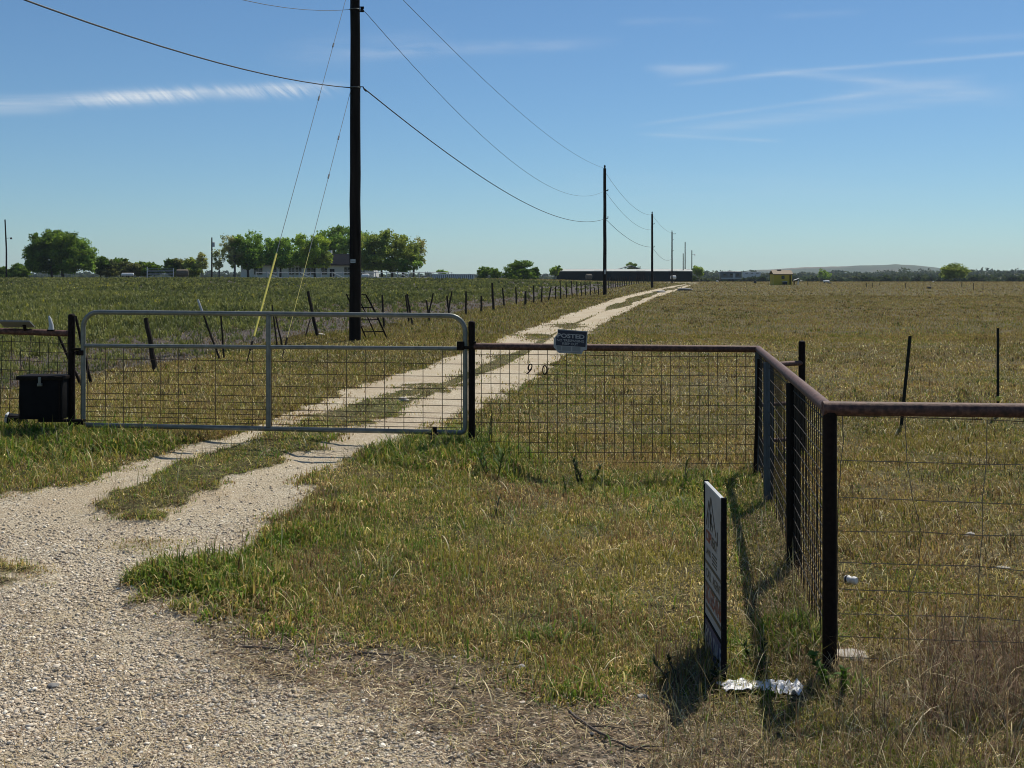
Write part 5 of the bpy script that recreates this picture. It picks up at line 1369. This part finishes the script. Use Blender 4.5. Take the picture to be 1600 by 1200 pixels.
def barn():
    Y = 318; x0, z0 = at(872, Y); x1, _ = at(1080.5, Y); k = Y / F
    t = thing('long_barn', 'long low dark green metal barn with pale roof at the drive end', 'barn', Vector(((x0 + x1) / 2, Y, z0)))
    ze = CH + (HY - 424.3) * k; zr = CH + (HY - 421.2) * k; D = 12; W_ = x1 - x0
    mb = MB(); mb.box(((x0 + x1) / 2, Y + D / 2, (z0 - .5 + ze) / 2), (W_, D, ze - z0 + .5)); mb.build('wall', M['barn'], t, smooth=False)
    mb = MB(); n = 70
    for i in range(n): mb.box((x0 + W_ * (i + .5) / n, Y - .03, (z0 + ze) / 2), (.12, .08, ze - z0 - .1))
    o = mb.build('wall_rib', M['barn'], t, smooth=False)
    mb = MB(); mb.prism([(x0 - .4, Y - .4, ze), (x0 - .4, Y + D / 2, zr), (x0 - .4, Y + D + .4, ze), (x0 - .4, Y + D + .4, ze + .15), (x0 - .4, Y + D / 2, zr + .2), (x0 - .4, Y - .4, ze + .15)], (W_ + .8, 0, 0)); mb.build('roof', M['barn_roof'], t, smooth=False)
    for u in (.3, .62, .86):
        mb = MB(); mb.box((x0 + W_ * u, Y - .08, z0 + 1.3), (2.6, .12, 2.6)); mb.build('door', M['black_plastic'], t, smooth=False)
    # gable of another roof behind
    Yb = 372; xa, zb = at(984, Yb); k2 = Yb / F
    t = thing('small_barn', 'pale gabled roof peeking over the long barn beside the small dark tree', 'barn', Vector((xa, Yb, zb)))
    w = 9; zt = CH + (HY - 414.5) * k2
    mb = MB(); mb.box((xa, Yb + 5, (zb - .3 + zt - 1.5) / 2), (w, 10, zt - 1.5 - zb + .3)); mb.build('wall', M['house'], t, smooth=False)
    mb = MB(); mb.prism([(xa - w / 2 - .8, Yb - .4, zt - 1.7), (xa + .5, Yb - .4, zt), (xa + w / 2 + .8, Yb - .4, zt - 1.7), (xa + w / 2 + .8, Yb - .4, zt - 1.9), (xa + .5, Yb - .4, zt - .25), (xa - w / 2 - .8, Yb - .4, zt - 1.9)], (0, 11, 0)); mb.build('roof', M['barn_roof'], t, smooth=False)
barn()

def bale(px, py, Y, r, L, label, yaw=0.0, mat='hay'):
    x, z = at(px, Y); g = Vector((x, Y, z + (CH + (HY - py) * Y / F - z if py else 0)))
    mb = MB(); d = Vector((math.cos(yaw), math.sin(yaw), 0)); c = g + Vector((0, 0, r * .97)); n = 9
    mb.tube([c + d * (L * (i / n - .5)) for i in range(n + 1)], [r * (.9 if i in (0, n) else 1 + random.uniform(-.02, .03)) for i in range(n + 1)], 22)
    mb.tube([c - d * (L * .515), c - d * (L * .5)], [r * .5, r * .9], 22); mb.tube([c + d * (L * .515), c + d * (L * .5)], [r * .5, r * .9], 22)
    return tag(mb.build('hay_bale', M[mat], loc=g), label, 'hay bale')
bale(285, 432, 215, .72, 2.2, 'weathered round hay bale right of the white livestock gate', .25)
bale(920, 436.5, 300, .75, 1.6, 'pale round hay bale in front of the long barn wall', .3)

def stock_gate():
    Y = 216; x0, z0 = at(230, Y); x1, _ = at(271, Y); k = Y / F
    t = thing('livestock_gate', 'pale livestock gate of horizontal bars left of the hay bale', 'gate', Vector((x0, Y, z0)))
    zb = CH + (HY - 431.5) * k; zt = CH + (HY - 420) * k
    for x, hh in ((x0, .4), (x1, .1)):
        mb = MB(); mb.tube([Vector((x, Y, z0 - .2)), Vector((x, Y, zt + hh))], .09, 8); mb.build('post', M['white'], t)
    for i in range(6):
        z = zb + (zt - zb) * i / 5; mb = MB(); mb.tube([Vector((x0, Y, z)), Vector((x1, Y, z - .03))], .04, 6); mb.build('bar', M['pale_grey'], t)
stock_gate()

def tank(px, py, Y, r, L, label, mat='white', yaw=0.0, legs=True, name='tank'):
    x = (px - CX) / F * Y; z = float(tz(x, Y)); zc = CH + (HY - py) / F * Y
    t = thing(name, label, 'tank', Vector((x, Y, z)))
    d = Vector((math.cos(yaw), math.sin(yaw), 0)); c = Vector((x, Y, max(zc, z + r)))
    mb = MB(); mb.tube([c - d * L * .5, c - d * L * .46, c - d * L * .4, c + d * L * .4, c + d * L * .46, c + d * L * .5], [r * .3, r * .75, r, r, r * .75, r * .3], 14); mb.build('drum', M[mat], t)
    for s in (-.3, .3):
        p = c + d * L * s; mb = MB(); mb.box(Vector((p.x, p.y, (z - .1 + p.z - r * .7) / 2)), (.15, r * 1.2, p.z - r * .7 - z + .1)); mb.build('leg', M['dark_rust'], t, smooth=False)
tank(195, 429, 226, .35, 1.4, 'left one of two small white tanks below the far hedge')
tank(204, 429, 226, .35, 1.4, 'right one of two small white tanks below the far hedge')
tank(1052, 433.5, 300, .55, 1.6, 'white tank in front of the right end of the long barn')
tank(571, 431, 212, .4, 1.5, 'white tank beneath the spreading tree right of the near pole')

def slat_shelter():
    Y = 212; x0, z0 = at(675, Y); x1, _ = at(741, Y); k = Y / F
    t = thing('slatted_shelter', 'long low white slatted shelter standing in the crop field edge', 'shelter', Vector((x0, Y, z0)))
    zt = CH + (HY - 428.5) * k
    mb = MB(); mb.box(((x0 + x1) / 2, Y + 1.2, (z0 + zt) / 2 - .1), (x1 - x0, 2.2, zt - z0 - .1)); mb.build('wall', M['sign_grey'], t, smooth=False)
    mb = MB(); mb.box(((x0 + x1) / 2, Y + 1.2, zt), (x1 - x0 + .2, 2.6, .12)); mb.build('roof', M['white'], t, smooth=False)
    n = 22
    for i in range(n):
        x = x0 + (x1 - x0) * (i + .5) / n; mb = MB(); mb.box((x, Y + .05, (z0 + zt) / 2), (.19, .08, (zt - z0) * 1.0), Matrix.Rotation(.12, 3, 'Y')); mb.build('slat', M['white'], t, smooth=False)
slat_shelter()

def shed():
    g = G(1223, 445); Y = g.y; k = Y / F
    x0, x1 = (1209.5 - CX) * k, (1237.5 - CX) * k; z0 = g.z; ze = CH + (HY - 428.5) * k; zr = CH + (HY - 422.5) * k; D = 3.0
    t = thing('yellow_shed', 'small yellow board shed with tan roof in the far right pasture', 'shed', g)
    mb = MB(); mb.box(((x0 + x1) / 2, Y + D / 2, (z0 - .2 + ze) / 2), (x1 - x0, D, ze - z0 + .2)); mb.build('wall', M['shed'], t, smooth=False)
    mb = MB(); e = .2; mb.prism([(x0 - e, Y - e, ze - .06), (x0 - e, Y + D * .5, zr - .06), (x0 - e, Y + D + e, ze - .06), (x0 - e, Y + D + e, ze + .06), (x0 - e, Y + D * .5, zr + .06), (x0 - e, Y - e, ze + .06)], (x1 - x0 + 2 * e, 0, 0)); rf = mb.build('roof', M['tan_roof'], t, smooth=False)
    mb = MB(); mb.box(((x0 + x1) / 2 - .35, Y + D * .5, zr + .08), (.7, .4, .16)); WLOC[rf.name] = WLOC[t.name]; mb.build('vent', M['dark_rust'], rf, smooth=False)
    mb = MB(); mb.box(((x0 + x1) / 2, Y - .02, z0 + 1.35), (.55, .06, .6)); mb.build('window', M['glass'], t, smooth=False)
    mb = MB(); mb.box((x1 - .35, Y - .02, z0 + .9), (.2, .06, 1.7)); mb.build('trim', M['black_post'], t, smooth=False)
    x = (1225 - CX) * k; mb = MB(); vs, fs = lump(.42, (1.1, .7, .7), 31); p = Vector((x, Y - .5, z0 + .32)); mb.add([v + p for v in vs], fs)
    tb = thing('barrow', 'dark wheelbarrow with pale rim against the yellow shed front', 'wheelbarrow', Vector((x, Y - .5, z0))); mb.build('tray', M['tyre'], tb)
    mb = MB(); mb.tube([p + Vector((math.cos(a) * .46, math.sin(a) * .25, .26)) for a in np.linspace(0, 2 * PI, 14, endpoint=False)], .04, 5, closed=True); mb.build('rim', M['pale_grey'], tb)
    x = (1244 - CX) * k
    t = thing('work_table', 'small table with a tilted white top right of the yellow shed', 'table', Vector((x, Y, z0)))
    for dx in (-.35, .35):
        for dy in (-.3, .3): mb = MB(); mb.box((x + dx, Y + dy, z0 + .4), (.09, .09, .8)); mb.build('leg', M['white'] if dx > 0 else M['dark_rust'], t, smooth=False)
    mb = MB(); mb.box((x, Y, z0 + .98), (.95, .8, .07), Matrix.Rotation(-.35, 3, 'Y')); mb.build('table_top', M['white'], t, smooth=False)
    mb = MB(); mb.box((x, Y, z0 + .72), (.8, .6, .16)); mb.build('box_shelf', M['tyre'], t, smooth=False)
shed()

def trailer(pxa, pxb, top, base, label, two):
    g = G((pxa + pxb) / 2, base); Y = g.y; k = Y / F; x0, x1 = (pxa - CX) * k, (pxb - CX) * k; z0 = g.z; zt = CH + (HY - top) * k; W_ = x1 - x0
    t = thing('travel_trailer', label, 'trailer', g, 'travel trailers parked at the pasture edge')
    mb = MB(); mb.box(((x0 + x1) / 2, Y + 1.3, (z0 + .55 + zt) / 2), (W_, 2.5, zt - z0 - .55), bev=.22); mb.build('body', M['rv_grey' if two else 'rv'], t)
    mb = MB(); mb.box(((x0 + x1) / 2, Y + .03, z0 + 1.0), (W_ * .96, .05, .45)); mb.build('stripe', M['tyre' if not two else 'rv'], t, smooth=False)
    for u in (.2, .5, .8):
        mb = MB(); mb.box((x0 + W_ * u, Y + .02, zt - 1.0), (W_ * .14, .08, .7)); mb.build('window', M['glass'], t, smooth=False)
    mb = MB(); mb.box((x0 + W_ * .64, Y + .02, z0 + 1.6), (.7, .08, 1.8)); mb.build('door', M['rv'], t, smooth=False)
    for u in (.42, .58):
        mb = MB(); c = Vector((x0 + W_ * u, Y + .08, z0 + .36)); mb.tube([c - Vector((0, .14, 0)), c + Vector((0, .14, 0))], .36, 14); mb.build('wheel', M['tyre'], t)
    mb = MB(); mb.box(((x0 + x1) / 2 - .5, Y + 1.3, zt + .12), (.8, .6, .22), bev=.04); mb.build('roof_unit', M['rv'], t)
    mb = MB(); mb.tube([Vector((x0, Y + 1.3, z0 + .5)), Vector((x0 - .9, Y + 1.3, z0 + .45))], .07, 6); mb.build('tow_bar', M['tyre'], t)
trailer(1126, 1159, 424, 440, 'left grey travel trailer with pale awning panel at the pasture edge', True)
trailer(1161, 1189, 425, 440, 'right pale travel trailer with dark stripe at the pasture edge', False)

def lowthing(px, py, w, h, label, mat, name, cat, seed=1):
    g = G(px, py); vs, fs = lump(1, (w / 2, w / 3, h * .5), seed, .25)
    mb = MB(); mb.add([v + g + Vector((0, 0, h * .4)) for v in vs], fs); tag(mb.build(name, M[mat], loc=g), label, cat)
lowthing(1297, 443, .9, .3, 'dark flat mound right below the white trough', 'tyre', 'dirt_mound', 'mound', 2)
lowthing(1452, 451, .55, .32, 'black lump alone in the right pasture', 'tyre', 'dark_lump', 'lump', 3)
lowthing(1180, 443, .6, .7, 'black barrel like lump in front of the right trailer', 'tyre', 'dark_lump', 'lump', 4)
lowthing(1458, 441, .5, .4, 'small white bucket like object left of the lone domed tree', 'white', 'white_bucket', 'bucket', 5)
lowthing(1505, 438.5, .9, .7, 'white object at the right foot of the lone domed tree', 'white', 'white_drum', 'drum', 6)
lowthing(1121, 440.5, .8, .4, 'white object on the ground left of the trailers', 'white', 'white_sack', 'sack', 7)
tank(1291, 439.5, 235, .25, 1.4, 'white water trough alone in pasture right of the yellow shed', name='water_trough')
SG = 'thin stakes dotted over the right pasture'
for px, py, h in ((1167, 449, 7), (1262, 446, 6), (1354, 449, 7), (1363, 450, 8), (1374, 446, 4), (1415, 450, 8), (1502, 449, 8), (1521, 454, 12), (1536, 454, 11), (1133, 445, 4)):
    stake((px, py - h), (px, py), .035, 'thin dark stake standing in the far right pasture', 'tpost', 'steel_stake', SG)

# ------------------------------------------------------------------ single weeds
def weed(px, py, h, nl, label, tint=(.07, .12, .03), wide=.02, stems=1):
    g = G(px, py); S = Soup(); mb = MB()
    for s in range(stems):
        b = Vector((random.uniform(-1, 1) * .03 * stems, random.uniform(-1, 1) * .03 * stems, 0)); top = g + b * 2 + Vector((random.uniform(-.05, .05), random.uniform(-.05, .05), h * random.uniform(.75, 1)))
        mb.tube([g + b - Vector((0, 0, .02)), (g + b).lerp(top, .5) + Vector((random.uniform(-.02, .02), 0, 0)), top], [.0055, .0045, .002], 5)
        P = np.array([list((g + b).lerp(top, random.uniform(.05, 1))) for _ in range(nl)]); n = nl
        S.add(*curved(P, h * RNG.uniform(.18, .42, n), RNG.uniform(.6, 1.2, n) * wide, RNG.uniform(.5, 1.2, n), RNG.uniform(.2, .9, n), np.array(tint) * RNG.uniform(.7, 1.35, (n, 1)), 4))
    t = thing('weed', label, 'weed', g, 'single weeds on the verge'); mb.build('stem', M['twig'], t)
    o = S.build('foliage', M['grass'], tuple(g)); o.parent = t; o.location = (0, 0, 0)
weed(1318, 1078, .17, 26, 'bright green leafy weed at the foot of the near corner post', (.08, .14, .025), .03, 3)
weed(917, 762, .26, 22, 'dark thistle like weed in the middle of the verge', (.06, .085, .035), .018, 3)
weed(777, 745, .34, 24, 'leafy dark weed in tall grass right of the gate post', (.08, .13, .03), .02, 3)
weed(757, 700, .3, 20, 'brown stalked weed right at the foot of the gate post', (.06, .06, .03), .012, 2)
weed(1070, 765, .4, 16, 'tall dark weed stalk left of the side fence', (.07, .095, .04), .012, 1)
weed(1098, 790, .34, 16, 'second dark weed stalk just behind the real estate sign', (.07, .095, .04), .012, 1)
weed(888, 775, .22, 14, 'short upright weed left of the thistle like weed', (.05, .085, .025), .012, 1)
weed(770, 805, .22, 12, 'thin weed stalk in mid verge below the gate post', (.045, .07, .025), .01, 1)
weed(300, 690, .12, 10, 'low weed tuft beside the left wheel rut', (.05, .08, .025), .012, 2)
weed(62, 665, .34, 20, 'dry pale weed growing in front of the battery box', (.22, .2, .13), .008, 3)
weed(1190, 1058, .15, 18, 'bushy dark weed growing between sign and near corner post', (.035, .055, .02), .016, 4)
weed(1075, 1062, .16, 22, 'low dark weed left of the real estate sign foot', (.03, .042, .018), .014, 4)

# ------------------------------------------------------------------ haze
def haze():
    mb = MB(); mb.box((0, 2500, 45), (9800, 5300, 106)); o = mb.build('haze', bpy.data.materials.new('haze_air'), smooth=False)
    m = o.data.materials[0]; m.use_nodes = True; nt = m.node_tree; nt.nodes.remove(nt.nodes['Principled BSDF'])
    v = N(nt, 'ShaderNodeVolumePrincipled'); v.inputs['Color'].default_value = (.72, .86, 1.0, 1); v.inputs['Density'].default_value = .00009; v.inputs['Anisotropy'].default_value = .2
    nt.links.new(v.outputs[0], nt.nodes['Material Output'].inputs['Volume'])
    tag(o, 'thin blue air haze over the far fields', 'haze', kind='stuff')
haze()
